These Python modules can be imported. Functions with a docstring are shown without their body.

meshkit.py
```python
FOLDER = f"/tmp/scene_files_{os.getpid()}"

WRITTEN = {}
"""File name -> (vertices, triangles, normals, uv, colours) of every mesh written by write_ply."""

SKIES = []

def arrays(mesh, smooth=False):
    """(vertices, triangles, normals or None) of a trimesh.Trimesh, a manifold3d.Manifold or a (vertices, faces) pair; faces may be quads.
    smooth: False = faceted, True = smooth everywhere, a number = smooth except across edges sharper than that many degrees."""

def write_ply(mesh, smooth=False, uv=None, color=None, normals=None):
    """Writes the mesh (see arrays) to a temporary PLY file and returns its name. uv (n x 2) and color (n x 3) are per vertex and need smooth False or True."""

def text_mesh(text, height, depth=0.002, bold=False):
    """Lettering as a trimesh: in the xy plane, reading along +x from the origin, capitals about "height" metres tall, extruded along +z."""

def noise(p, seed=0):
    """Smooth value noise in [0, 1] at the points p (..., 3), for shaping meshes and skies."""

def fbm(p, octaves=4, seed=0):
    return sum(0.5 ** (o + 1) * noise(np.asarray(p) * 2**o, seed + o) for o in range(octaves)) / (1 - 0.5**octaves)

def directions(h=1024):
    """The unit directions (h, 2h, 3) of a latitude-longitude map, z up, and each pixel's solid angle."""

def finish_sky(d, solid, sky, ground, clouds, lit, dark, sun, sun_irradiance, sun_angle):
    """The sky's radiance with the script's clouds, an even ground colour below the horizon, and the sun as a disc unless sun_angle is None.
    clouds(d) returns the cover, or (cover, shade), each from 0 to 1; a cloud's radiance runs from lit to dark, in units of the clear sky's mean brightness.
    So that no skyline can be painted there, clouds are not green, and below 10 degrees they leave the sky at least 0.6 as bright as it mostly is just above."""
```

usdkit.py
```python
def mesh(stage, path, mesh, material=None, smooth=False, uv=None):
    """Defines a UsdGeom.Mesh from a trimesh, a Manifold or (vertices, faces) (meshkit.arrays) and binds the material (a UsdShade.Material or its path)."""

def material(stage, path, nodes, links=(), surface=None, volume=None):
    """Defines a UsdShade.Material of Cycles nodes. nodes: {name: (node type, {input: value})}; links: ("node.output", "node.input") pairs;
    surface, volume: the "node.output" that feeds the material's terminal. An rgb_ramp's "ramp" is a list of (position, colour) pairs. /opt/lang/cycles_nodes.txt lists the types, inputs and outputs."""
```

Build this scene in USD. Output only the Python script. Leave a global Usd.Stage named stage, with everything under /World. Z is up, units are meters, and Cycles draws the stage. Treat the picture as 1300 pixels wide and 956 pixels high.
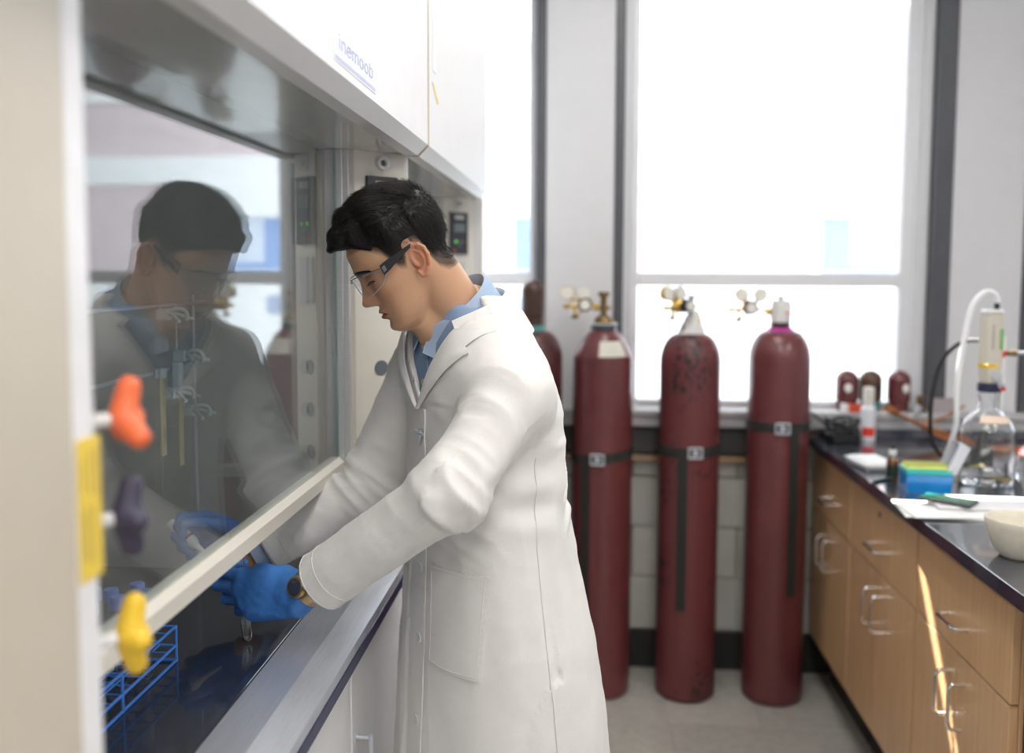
import math, random
import numpy as np
import trimesh
import manifold3d as m3
from shapely.geometry import Polygon
import usdkit, meshkit
from pxr import Usd, UsdGeom, UsdLux, UsdShade, Gf, Sdf, Vt

random.seed(7)
RNG = np.random.default_rng(7)
stage = Usd.Stage.CreateInMemory()
UsdGeom.SetStageUpAxis(stage, UsdGeom.Tokens.z)
UsdGeom.SetStageMetersPerUnit(stage, 1.0)
UsdGeom.Xform.Define(stage, '/World')
UsdGeom.Scope.Define(stage, '/World/Looks')
A3 = np.array

# ------------------------------------------------------------------ camera
F_PX, EYE = 1180.0, 1.52
cam = UsdGeom.Camera.Define(stage, '/World/Camera')
cam.CreateHorizontalApertureAttr(36.0)
cam.CreateFocalLengthAttr(36.0 * F_PX / 1300.0)
cam.CreateVerticalApertureOffsetAttr(-44.0 * 36.0 / 1300.0)
cam.CreateFStopAttr(2.0)
cam.CreateFocusDistanceAttr(1.50)
cam.CreateClippingRangeAttr(Gf.Vec2f(0.05, 500))
cam.CreateExposureAttr(0.0)
_v = A3([90.0 / F_PX, 91.0 / F_PX, 1.0]); _v /= np.linalg.norm(_v)          # where +y lies, seen from the camera
_zc = A3([0.0035, 1.0, -(_v[0] * 0.0035 + _v[1]) / _v[2]]); _zc /= np.linalg.norm(_zc)
_xc = np.cross(_zc, _v); _xc = _xc if _xc[0] > 0 else -_xc
_M = np.stack([_xc, _v, _zc], 1)                                             # camera axes (right, up, forward) as rows
R_, U_, W_ = _M
cam.AddTransformOp().Set(Gf.Matrix4d(*map(float, [*R_, 0, *U_, 0, *(-W_), 0, 0, 0, EYE, 1])))

# ------------------------------------------------------------------ sky and lights
SKY, CEIL, SUN = 1.6, 6.5, 13.0
dome = UsdLux.DomeLight.Define(stage, '/World/sky_light')
dome.CreateIntensityAttr(SKY)
dome.CreateColorAttr(Gf.Vec3f(0.88, 0.94, 1.0))


sun = UsdLux.DistantLight.Define(stage, '/World/sun_light')
sun.CreateIntensityAttr(SUN); sun.CreateNormalizeAttr(True); sun.CreateAngleAttr(0.35); sun.CreateColorAttr(Gf.Vec3f(1.0, 0.93, 0.82))
_s = A3([0.40, -1.0, -1.42]); _s /= np.linalg.norm(_s)                        # the way the sunlight travels
_sx = np.cross((0, 0, 1.0), -_s); _sx /= np.linalg.norm(_sx); _sy = np.cross(-_s, _sx)
sun.AddTransformOp().Set(Gf.Matrix4d(*map(float, [*_sx, 0, *_sy, 0, *(-_s), 0, 0, 0, 0, 1])))


def rect_light(name, x, y, z, w, d, power, col=(1, 0.97, 0.93)):
    l = UsdLux.RectLight.Define(stage, '/World/' + name)
    l.CreateWidthAttr(w); l.CreateHeightAttr(d); l.CreateIntensityAttr(power); l.CreateColorAttr(Gf.Vec3f(*col))
    l.AddTranslateOp().Set(Gf.Vec3d(x, y, z))


LAMPS = [(0.25, -1.2), (0.25, 0.6), (0.25, 2.3), (1.9, -1.2), (1.9, 0.9)]
for _i, (_x, _y) in enumerate(LAMPS):
    rect_light('ceiling_lamp_light_%d' % _i, _x, _y, 2.925, 0.56, 1.16, CEIL * (1.5, 0.68, 0.6, 1.35, 1.15)[_i])

rect_light('hood_fill_light', -0.85, 1.285, 2.17, 0.12, 0.7, 1.2)  # fill light added inside the hood to brighten the liner, no fixture modelled
rect_light('hood_fill_light_far', -0.85, 2.5, 2.17, 0.12, 0.6, 1.2)  # the same added fill for the farther hood

# ------------------------------------------------------------------ naming helpers
_used = {}


def numbered(parent, name):
    key = (parent, name)
    n = _used.get(key, 0); _used[key] = n + 1
    return name if n == 0 else '%s_%03d' % (name, n)


def path_of(p):
    return '/World' if p is None else str(p.GetPath())


def tag(prim, label=None, cat=None, group=None, kind=None):
    for k, v in (('label', label), ('category', cat), ('group', group), ('kind', kind)):
        if v:
            prim.SetCustomDataByKey(k, v)
    return prim


def thing(name, label, cat, loc=(0, 0, 0), rotz=0.0, group=None):
    x = UsdGeom.Xform.Define(stage, '/World/' + numbered('/World', name))
    x.AddTranslateOp().Set(Gf.Vec3d(*map(float, loc)))
    if rotz:
        x.AddRotateZOp().Set(float(rotz))
    return tag(x.GetPrim(), label, cat, group)


def obj(name, mesh, m, parent=None, smooth=30, label=None, kind=None):
    if isinstance(mesh, list):
        mesh = join(*mesh)
    pp = path_of(parent)
    g = usdkit.mesh(stage, pp + '/' + numbered(pp, name), mesh, m, smooth)
    return tag(g.GetPrim(), label, None, None, kind)


def struct(name, mesh, m, parent=None, smooth=False):
    p = obj(name, mesh, m, parent, smooth)
    return tag(p, None, None, None, 'structure') if parent is None else p


def group_struct(name):
    x = UsdGeom.Xform.Define(stage, '/World/' + numbered('/World', name))
    return tag(x.GetPrim(), kind='structure')


def dup(root, label, loc, rotz=0.0, group=None):
    was = root.GetCustomData()
    r = thing(root.GetName().rstrip('0123456789').rstrip('_'), label, was['category'], loc, rotz, group or was.get('group'))
    r.GetReferences().AddInternalReference(root.GetPath())
    r.SetInstanceable(True)
    return r


# ------------------------------------------------------------------ mesh helpers
def join(*ms):
    flat = []
    for m in ms:
        flat += m if isinstance(m, list) else [m]
    return trimesh.util.concatenate(flat)


def box(x0, x1, y0, y1, z0, z1, c=0.002):
    """A box with chamfered edges."""
    x0, x1 = sorted((x0, x1)); y0, y1 = sorted((y0, y1)); z0, z1 = sorted((z0, z1))
    c = min(c, 0.45 * min(x1 - x0, y1 - y0, z1 - z0))
    pts = []
    for sx, X in ((1, x0), (-1, x1)):
        for sy, Y in ((1, y0), (-1, y1)):
            for sz, Z in ((1, z0), (-1, z1)):
                pts += [(X + sx * c, Y + sy * c, Z), (X + sx * c, Y, Z + sz * c), (X, Y + sy * c, Z + sz * c)]
    return trimesh.Trimesh(A3(pts)).convex_hull


def cbox(cx, cy, cz, w, d, h, c=0.002):
    return box(cx - w / 2, cx + w / 2, cy - d / 2, cy + d / 2, cz - h / 2, cz + h / 2, c)


def lathe(profile, n=32):
    """Turns (radius, z) points around z; closed where the radius is 0."""
    pr = A3(profile, float); k = len(pr)
    a = np.arange(n) * 2 * np.pi / n
    v = np.stack([pr[:, 0, None] * np.cos(a), pr[:, 0, None] * np.sin(a), np.repeat(pr[:, 1, None], n, 1)], -1).reshape(-1, 3)
    f = []
    for i in range(k - 1):
        for j in range(n):
            a0, a1, b0, b1 = i * n + j, i * n + (j + 1) % n, (i + 1) * n + j, (i + 1) * n + (j + 1) % n
            f += [(a0, a1, b1), (a0, b1, b0)]
    m = trimesh.Trimesh(v, f, process=False)
    m.merge_vertices(); m.update_faces(m.nondegenerate_faces()); m.fix_normals()
    return m


def frame_to(d):
    d = A3(d, float); d /= np.linalg.norm(d)
    a = A3([1, 0, 0]) if abs(d[0]) < 0.8 else A3([0, 1, 0])
    u = np.cross(d, a); u /= np.linalg.norm(u)
    return np.stack([u, np.cross(d, u), d], 1)


def aim(mesh, p, d):
    """Puts a mesh modelled along +z at p, its z axis towards d."""
    T = np.eye(4); T[:3, :3] = frame_to(d); T[:3, 3] = p
    m = mesh.copy(); m.apply_transform(T); return m


def rod(p0, p1, r0, r1=None, n=16):
    p0, p1 = A3(p0, float), A3(p1, float); L = np.linalg.norm(p1 - p0); r1 = r0 if r1 is None else r1
    return aim(lathe([(0, 0), (r0, 0), (r1, L), (0, L)], n), p0, p1 - p0)


def spline(points, n=40):
    from scipy.interpolate import CubicSpline
    p = A3(points, float); t = np.r_[0, np.cumsum(np.linalg.norm(np.diff(p, axis=0), axis=1))]
    return CubicSpline(t, p)(np.linspace(0, t[-1], n))


def tube(points, r, n=10):
    """A round tube along a polyline; r a number or one per point."""
    p = A3(points, float); k = len(p); rr = np.broadcast_to(r, (k,))
    t = np.gradient(p, axis=0); t /= np.linalg.norm(t, axis=1, keepdims=True) + 1e-12
    u = frame_to(t[0])[:, 0]; rows = []
    ang = np.arange(n) * 2 * np.pi / n
    for i in range(k):
        u = u - t[i] * (u @ t[i]); u /= np.linalg.norm(u); w = np.cross(t[i], u)
        rows.append(p[i] + rr[i] * (np.cos(ang)[:, None] * u + np.sin(ang)[:, None] * w))
    v = np.vstack(rows + [p[:1], p[-1:]]); f = []
    for i in range(k - 1):
        for j in range(n):
            a0, a1, b0, b1 = i * n + j, i * n + (j + 1) % n, (i + 1) * n + j, (i + 1) * n + (j + 1) % n
            f += [(a0, a1, b1), (a0, b1, b0)]
    for j in range(n):
        f += [(k * n, (j + 1) % n, j), (k * n + 1, (k - 1) * n + j, (k - 1) * n + (j + 1) % n)]
    m = trimesh.Trimesh(v, f, process=False); m.fix_normals(); return m


def prism(poly, d0, d1, axis='y'):
    """Extrudes a 2D outline. axis y: outline in (x, z); axis x: outline in (y, z); axis z: outline in (x, y)."""
    m = trimesh.creation.extrude_polygon(Polygon(poly), d1 - d0, engine='earcut')
    v = m.vertices.copy(); v[:, 2] += d0
    if axis == 'y':
        v = v[:, [0, 2, 1]]
    elif axis == 'x':
        v = v[:, [2, 0, 1]]
    m = trimesh.Trimesh(v, m.faces, process=False); m.fix_normals(); return m


def moved(mesh, loc=(0, 0, 0), rz=0.0, rx=0.0, ry=0.0):
    m = mesh.copy(); T = trimesh.transformations.euler_matrix(math.radians(rx), math.radians(ry), math.radians(rz)); T[:3, 3] = loc
    m.apply_transform(T); return m


def sheet(P, thick):
    """A closed thin shell from a grid of points (rows x cols x 3), thick metres along its normals."""
    P = A3(P, float); a, b = P.shape[:2]
    du, dv = np.gradient(P, axis=1), np.gradient(P, axis=0)
    n = np.cross(du, dv); n /= np.linalg.norm(n, axis=-1, keepdims=True) + 1e-12
    V = np.concatenate([(P + n * thick / 2).reshape(-1, 3), (P - n * thick / 2).reshape(-1, 3)]); N = a * b; f = []
    for i in range(a - 1):
        for j in range(b - 1):
            q = (i * b + j, i * b + j + 1, (i + 1) * b + j + 1, (i + 1) * b + j)
            f += [(q[0], q[1], q[2]), (q[0], q[2], q[3]), (N + q[0], N + q[2], N + q[1]), (N + q[0], N + q[3], N + q[2])]
    rim = [i for i in range(b)] + [i * b + b - 1 for i in range(1, a)] + [(a - 1) * b + j for j in range(b - 2, -1, -1)] + [i * b for i in range(a - 2, 0, -1)]
    for i, j in zip(rim, rim[1:] + rim[:1]):
        f += [(i, N + j, j), (i, N + i, N + j)]
    m = trimesh.Trimesh(V, f, process=False); m.fix_normals(); return m


# ------------------------------------------------------------------ signed-distance modelling
def smin(a, b, k):
    h = np.clip(0.5 + 0.5 * (b - a) / k, 0, 1)
    return b + (a - b) * h - k * h * (1 - h)


def capsule(p, a, b, ra, rb):
    a, b = A3(a, float), A3(b, float); ab = b - a
    t = np.clip((p - a) @ ab / (ab @ ab), 0, 1)
    return np.linalg.norm(p - a - t[:, None] * ab, axis=1) - (ra + (rb - ra) * t)


def ellipsoid(p, c, r):
    q = p - A3(c, float); r = A3(r, float)
    k0 = np.linalg.norm(q / r, axis=1); k1 = np.linalg.norm(q / r ** 2, axis=1) + 1e-9
    return k0 * (k0 - 1) / k1


def mesh_sdf(fn, lo, hi, h, margin=1.6):
    """Surface nets of fn = 0 in the box lo..hi with cells of h; only blocks near the surface are sampled finely."""
    lo, hi, B = A3(lo, float), A3(hi, float), 8
    nb = np.ceil((hi - lo) / h / B).astype(int); n = nb * B
    gi = np.stack(np.meshgrid(*[np.arange(k) for k in nb], indexing='ij'), -1).reshape(-1, 3)
    dc = fn(lo + (gi * B + (B - 1) / 2) * h)
    grid = np.repeat(np.repeat(np.repeat(dc.reshape(nb).astype(np.float32), B, 0), B, 1), B, 2)
    act = gi[np.abs(dc) < B * h * 0.9 * margin]
    off = np.stack(np.meshgrid(*[np.arange(B)] * 3, indexing='ij'), -1).reshape(-1, 3)
    for s in range(0, len(act), 400):
        idx = (act[s:s + 400, None] * B + off).reshape(-1, 3)
        grid[idx[:, 0], idx[:, 1], idx[:, 2]] = fn(lo + idx * h)
    grid[[0, -1]] = 1; grid[:, [0, -1]] = 1; grid[:, :, [0, -1]] = 1
    neg = grid < 0
    c = [(i, j, k) for i in (0, 1) for j in (0, 1) for k in (0, 1)]
    N = n - 1
    cnt = sum(neg[i:i + N[0], j:j + N[1], k:k + N[2]].astype(np.int8) for i, j, k in c)
    cells = np.argwhere((cnt > 0) & (cnt < 8))
    pos, num = np.zeros((len(cells), 3)), np.zeros((len(cells), 1))
    for a in c:
        for ax in range(3):
            if a[ax] == 0:
                b = list(a); b[ax] = 1
                va = grid[tuple((cells + a).T)]; vb = grid[tuple((cells + b).T)]
                cr = (va < 0) != (vb < 0)
                t = np.where(cr, va / np.where(cr, va - vb, 1), 0)
                q = np.tile(A3(a, float), (len(cells), 1)); q[:, ax] = t
                pos += q * cr[:, None]; num += cr[:, None]
    V = lo + (cells + pos / num) * h
    lut = -np.ones(N, int); lut[tuple(cells.T)] = np.arange(len(cells))
    faces = []
    for ax in range(3):
        o1, o2 = (ax + 1) % 3, (ax + 2) % 3
        sl0 = [slice(1, N[k]) for k in range(3)]; sl0[ax] = slice(0, N[ax]); sl1 = list(sl0); sl1[ax] = slice(1, N[ax] + 1)
        s0, s1 = neg[tuple(sl0)], neg[tuple(sl1)]
        e = np.argwhere(s0 != s1); st = A3([1, 1, 1]); st[ax] = 0; e = e + st
        inside = neg[tuple(e.T)]
        d1, d2 = np.zeros(3, int), np.zeros(3, int); d1[o1] = 1; d2[o2] = 1
        q = np.stack([lut[tuple((e - d1 - d2).T)], lut[tuple((e - d2).T)], lut[tuple(e.T)], lut[tuple((e - d1).T)]], 1)
        q[~inside] = q[~inside][:, ::-1]
        faces.append(q)
    q = np.vstack(faces); q = q[(q >= 0).all(1)]
    return trimesh.Trimesh(V, np.vstack([q[:, [0, 1, 2]], q[:, [0, 2, 3]]]), process=False)


def normals_of(m):
    return np.array(meshkit.arrays(m, True)[2])


def trace(fn, P, d, far=0.6, steps=60):
    """Moves the points P along d until they meet fn = 0."""
    P = A3(P, float); d = A3(d, float); d = d / np.linalg.norm(d); t = np.zeros(len(P))
    for _ in range(steps):
        t += np.clip(fn(P + t[:, None] * d), -0.05, 0.05) * 0.8
        t = np.clip(t, 0, far)
    return P + t[:, None] * d


# ------------------------------------------------------------------ materials
_mats = {}


def mat(name, color, rough=0.5, metal=0.0, vary=0.06, scale=18.0, bump=0.0, bump_scale=120.0, spec=0.5, coat=0.0, sheen=0.0, sss=0.0, trans=0.0, ior=1.5, stretch=(1, 1, 1), emit=None, strength=0.0):
    """A principled material whose colour varies a little with noise in object space, with optional fine relief."""
    if name in _mats:
        return _mats[name]
    c = A3(color, float)
    pr = dict(roughness=rough, metallic=metal, specular_ior_level=spec, coat_weight=coat, sheen_weight=sheen, transmission_weight=trans, ior=ior)
    if sss:
        pr.update(subsurface_weight=sss, subsurface_scale=0.006, subsurface_radius=(1.0, 0.35, 0.2))
    if emit is not None:
        pr.update(emission_color=emit, emission_strength=strength)
    nodes = {'tc': ('texture_coordinate', {}), 'mp': ('mapping', {'scale': stretch}), 'n': ('noise_texture', {'scale': scale, 'detail': 3.0}),
             'r': ('rgb_ramp', {'ramp': [(0.25, tuple(np.clip(c * (1 - vary), 0, 1))), (0.75, tuple(np.clip(c * (1 + vary), 0, 1)))]}), 'p': ('principled_bsdf', pr)}
    links = [('tc.object', 'mp.vector'), ('mp.vector', 'n.vector'), ('n.fac', 'r.fac'), ('r.color', 'p.base_color')]
    if bump:
        nodes['n2'] = ('noise_texture', {'scale': bump_scale, 'detail': 2.0}); nodes['b'] = ('bump', {'strength': bump, 'distance': 0.002})
        links += [('mp.vector', 'n2.vector'), ('n2.fac', 'b.height'), ('b.normal', 'p.normal')]
    _mats[name] = usdkit.material(stage, '/World/Looks/' + name, nodes, links, surface='p.BSDF')
    return _mats[name]


def pane_mat(name, tint, gloss=(1, 1, 1), ior=1.5, rough=0.0):
    """A window pane: sunlight passes, the rest mirrors by Fresnel's law."""
    if name not in _mats:
        _mats[name] = usdkit.material(stage, '/World/Looks/' + name, {'t': ('transparent_bsdf', {'color': tint}), 'g': ('glossy_bsdf', {'color': gloss, 'roughness': rough}),
                                                                     'geo': ('geometry', {}), 'i': ('mix_float', {'a': ior, 'b': 1.0 / ior}), 'f': ('fresnel', {}), 'm': ('mix_closure', {})},
                                      [('geo.backfacing', 'i.fac'), ('i.result', 'f.IOR'), ('f.fac', 'm.fac'), ('t.BSDF', 'm.closure1'), ('g.BSDF', 'm.closure2')], surface='m.closure')
    return _mats[name]


def brick_mat(name, c1, c2, mortar, scale, w, h, msize):
    if name not in _mats:
        _mats[name] = usdkit.material(stage, '/World/Looks/' + name, {
            'g': ('geometry', {}), 's': ('separate_xyz', {}), 'c': ('combine_xyz', {}),
            'b': ('brick_texture', {'color1': c1, 'color2': c2, 'mortar': mortar, 'scale': scale, 'brick_width': w, 'row_height': h, 'mortar_size': msize}),
            'p': ('principled_bsdf', {'roughness': 0.9})},
            [('g.position', 's.vector'), ('s.x', 'c.x'), ('s.z', 'c.y'), ('c.vector', 'b.vector'), ('b.color', 'p.base_color')], surface='p.BSDF')
    return _mats[name]


def wood_mat(name, c1, c2, axis=2):
    if name not in _mats:
        st = [38.0, 38.0, 38.0]; st[axis] = 2.2
        _mats[name] = usdkit.material(stage, '/World/Looks/' + name, {
            'g': ('geometry', {}), 'mp': ('mapping', {'scale': tuple(st)}), 'n': ('noise_texture', {'scale': 1.6, 'detail': 5.0, 'roughness': 0.6, 'distortion': 0.6}),
            'n2': ('noise_texture', {'scale': 1.5, 'detail': 1.0}), 'r': ('rgb_ramp', {'ramp': [(0.3, c1), (0.7, c2)]}),
            'p': ('principled_bsdf', {'roughness': 0.38, 'coat_weight': 0.15})},
            [('g.position', 'mp.vector'), ('mp.vector', 'n.vector'), ('n.fac', 'r.fac'), ('r.color', 'p.base_color')], surface='p.BSDF')
    return _mats[name]


def vcol_mat(name, rough, sss=0.0, vary=0.08, scale=60.0, bump=0.0, bump_scale=400.0, spec=0.5, radius=(1.0, 0.35, 0.2)):
    """Base colour from the mesh's own 'tone' primvar, times a little noise."""
    if name not in _mats:
        nodes = {'a': ('attribute', {'attribute': 'tone'}), 'tc': ('texture_coordinate', {}), 'n': ('noise_texture', {'scale': scale, 'detail': 3.0}),
                 'r': ('rgb_ramp', {'ramp': [(0.2, (1 - vary,) * 3), (0.8, (1.0, 1.0, 1.0))]}), 'm': ('mix_color', {'blend_type': 'multiply', 'fac': 1.0}),
                 'n2': ('noise_texture', {'scale': bump_scale, 'detail': 2.0}), 'b': ('bump', {'strength': bump, 'distance': 0.0006}),
                 'p': ('principled_bsdf', {'roughness': rough, 'specular_ior_level': spec, 'subsurface_weight': sss, 'subsurface_scale': 0.006, 'subsurface_radius': radius})}
        links = [('tc.object', 'n.vector'), ('n.fac', 'r.fac'), ('a.color', 'm.a'), ('r.color', 'm.b'), ('m.result', 'p.base_color'), ('tc.object', 'n2.vector'), ('n2.fac', 'b.height'), ('b.normal', 'p.normal')]
        _mats[name] = usdkit.material(stage, '/World/Looks/' + name, nodes, links, surface='p.BSDF')
    return _mats[name]


def tone(prim, cols):
    pv = UsdGeom.PrimvarsAPI(prim).CreatePrimvar('tone', Sdf.ValueTypeNames.Color3fArray, 'vertex')
    pv.Set(Vt.Vec3fArray.FromNumpy(np.asarray(cols, np.float32)))


M_wall = mat('wall_paint', (0.66, 0.66, 0.68), 0.7, vary=0.02, bump=0.08)
M_ceiling = mat('ceiling_white', (0.8, 0.8, 0.79), 0.9, vary=0.03, bump=0.3, bump_scale=60)
M_white = mat('white_paint', (0.74, 0.74, 0.75), 0.35, vary=0.02)
M_cream = mat('cream_enamel', (0.70, 0.67, 0.60), 0.34, vary=0.02)
M_canopy = mat('white_enamel', (0.72, 0.72, 0.715), 0.32, vary=0.02)
M_alu = mat('brushed_aluminium', (0.72, 0.72, 0.73), 0.34, metal=0.9, vary=0.05, stretch=(1, 1, 30))
M_steel = mat('brushed_steel', (0.66, 0.69, 0.76), 0.42, metal=0.75, vary=0.08, stretch=(40, 1, 1))
M_chrome = mat('chrome', (0.8, 0.8, 0.82), 0.14, metal=1.0, vary=0.02)
M_frame = mat('dark_bronze_frame', (0.075, 0.078, 0.09), 0.4, vary=0.08)
M_black = mat('black_plastic', (0.018, 0.018, 0.02), 0.4, vary=0.1)
M_rubber = mat('black_rubber', (0.022, 0.023, 0.022), 0.65, vary=0.1)
M_epoxy = mat('black_epoxy_resin', (0.026, 0.030, 0.048), 0.2, vary=0.12, spec=1.0, coat=0.9)  # slight blue in the base stands for sky reflected in the worktop
M_block = [mat('glazed_block_%d' % i, c, 0.35, vary=0.05, scale=9) for i, c in enumerate([(0.60, 0.59, 0.54), (0.63, 0.62, 0.57), (0.57, 0.57, 0.53)])]
M_grout = mat('grout', (0.38, 0.37, 0.34), 0.9)
M_tile = [mat('floor_tile_%d' % i, c, 0.4, vary=0.12, scale=30) for i, c in enumerate([(0.42, 0.40, 0.36), (0.46, 0.44, 0.40), (0.40, 0.385, 0.35)])]
M_wood = wood_mat('maple_veneer', (0.58, 0.345, 0.175), (0.68, 0.435, 0.235))
M_woodh = wood_mat('maple_edge', (0.46, 0.30, 0.17), (0.60, 0.41, 0.25), axis=1)
M_brass = mat('brass', (0.72, 0.48, 0.14), 0.3, metal=1.0, vary=0.15)
M_bronze = mat('old_bronze', (0.22, 0.15, 0.07), 0.45, metal=0.8, vary=0.3)
M_winpane = pane_mat('window_pane', (0.97, 0.985, 0.99))
M_sashpane = pane_mat('sash_pane', (0.90, 0.93, 0.93), ior=1.55)
M_linerr = mat('hood_liner', (0.60, 0.60, 0.59), 0.5, vary=0.04)
M_label = mat('white_paper', (0.80, 0.80, 0.79), 0.7, vary=0.03)
M_yellow = mat('yellow_plastic', (0.80, 0.52, 0.03), 0.4, vary=0.05)
M_orange = mat('orange_plastic', (0.85, 0.16, 0.05), 0.4, vary=0.05)
M_purple = mat('purple_plastic', (0.045, 0.04, 0.075), 0.45, vary=0.05)
M_greyplug = mat('grey_plastic', (0.12, 0.14, 0.16), 0.5, vary=0.05)

# =================================================================== the room
WY = 3.50                                   # inner face of the window wall
FLOOR = group_struct('floor')
obj('slab', box(-2.4, 2.9, -2.6, 3.7, -0.08, -0.004, 0.0), M_grout, FLOOR, False)
T = 0.305
for i in range(-7, 10):
    for j in range(-8, 12):
        x0, y0 = i * T, j * T
        if x0 > 2.7 or y0 + T > 3.7 or x0 < -2.3:
            continue
        obj('floor_tile', box(x0 + 0.001, x0 + T - 0.001, y0 + 0.001, y0 + T - 0.001, -0.004, 0.0, 0.0006), M_tile[(i * 7 + j * 3 + (i * j) % 2) % 3], FLOOR, False)

struct('ceiling', box(-2.4, 2.9, -2.6, 3.62, 3.0, 3.1, 0.0), M_ceiling)
struct('wall_left', box(-1.75, -1.65, -2.6, 3.62, 0, 3.0, 0.0), M_wall)
struct('wall_right', box(2.8, 2.9, -2.6, 3.62, 0, 3.0, 0.0), M_wall)
struct('wall_rear', box(-2.4, 2.9, -2.7, -2.6, 0, 3.0, 0.0), M_wall)

# window wall: grey piers between tall windows, glazed block below the sill
BACK = group_struct('wall_back')
SILL_Z, HEAD_Z = 1.008, 2.86
obj('wall_core', box(-1.75, 2.9, WY + 0.022, WY + 0.16, 0.0, 0.96, 0.0), M_grout, BACK, False)
obj('pier', box(-0.142, 0.115, WY, WY + 0.16, 0.96, 3.0, 0.004), M_wall, BACK)
obj('pier', box(1.329, 1.585, WY, WY + 0.16, 0.96, 3.0, 0.004), M_wall, BACK)
obj('pier', box(-1.75, -1.30, WY, WY + 0.16, 0.96, 3.0, 0.004), M_wall, BACK)
obj('pier', box(2.60, 2.90, WY, WY + 0.16, 0.96, 3.0, 0.004), M_wall, BACK)
obj('lintel', box(-1.75, 2.9, WY + 0.03, WY + 0.16, HEAD_Z, 3.0, 0.004), M_wall, BACK)
zs = [0.148, 0.355, 0.549, 0.742, 0.937]
for k in range(4):
    for i in range(-5, 8):
        x0 = i * 0.392 + (0.196 if k % 2 else 0.0)
        obj('block', box(x0 + 0.003, x0 + 0.389, WY, WY + 0.03, zs[k] + 0.003, zs[k + 1] - 0.003, 0.003), M_block[(i * 2 + k) % 3], BACK, False)
struct('baseboard_back', box(-1.75, 2.6, WY - 0.008, WY, 0.0, 0.146, 0.003), M_rubber)
M_sill = mat('grey_sill', (0.46, 0.46, 0.47), 0.4, vary=0.06)
struct('trim_1', join(box(-1.70, 2.75, WY - 0.085, WY + 0.06, 0.985, SILL_Z, 0.004), box(-1.70, 2.75, WY - 0.075, WY - 0.01, 0.945, 0.985, 0.003)), M_sill)
M_raceway = mat('dark_raceway', (0.06, 0.062, 0.06), 0.5, vary=0.1)
struct('trim_2', box(-1.70, 0.80, WY - 0.045, WY, 0.842, 0.945, 0.004), M_raceway)
struct('trim_3', box(-0.40, 0.80, WY - 0.03, WY, 0.806, 0.830, 0.003), M_woodh)


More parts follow.
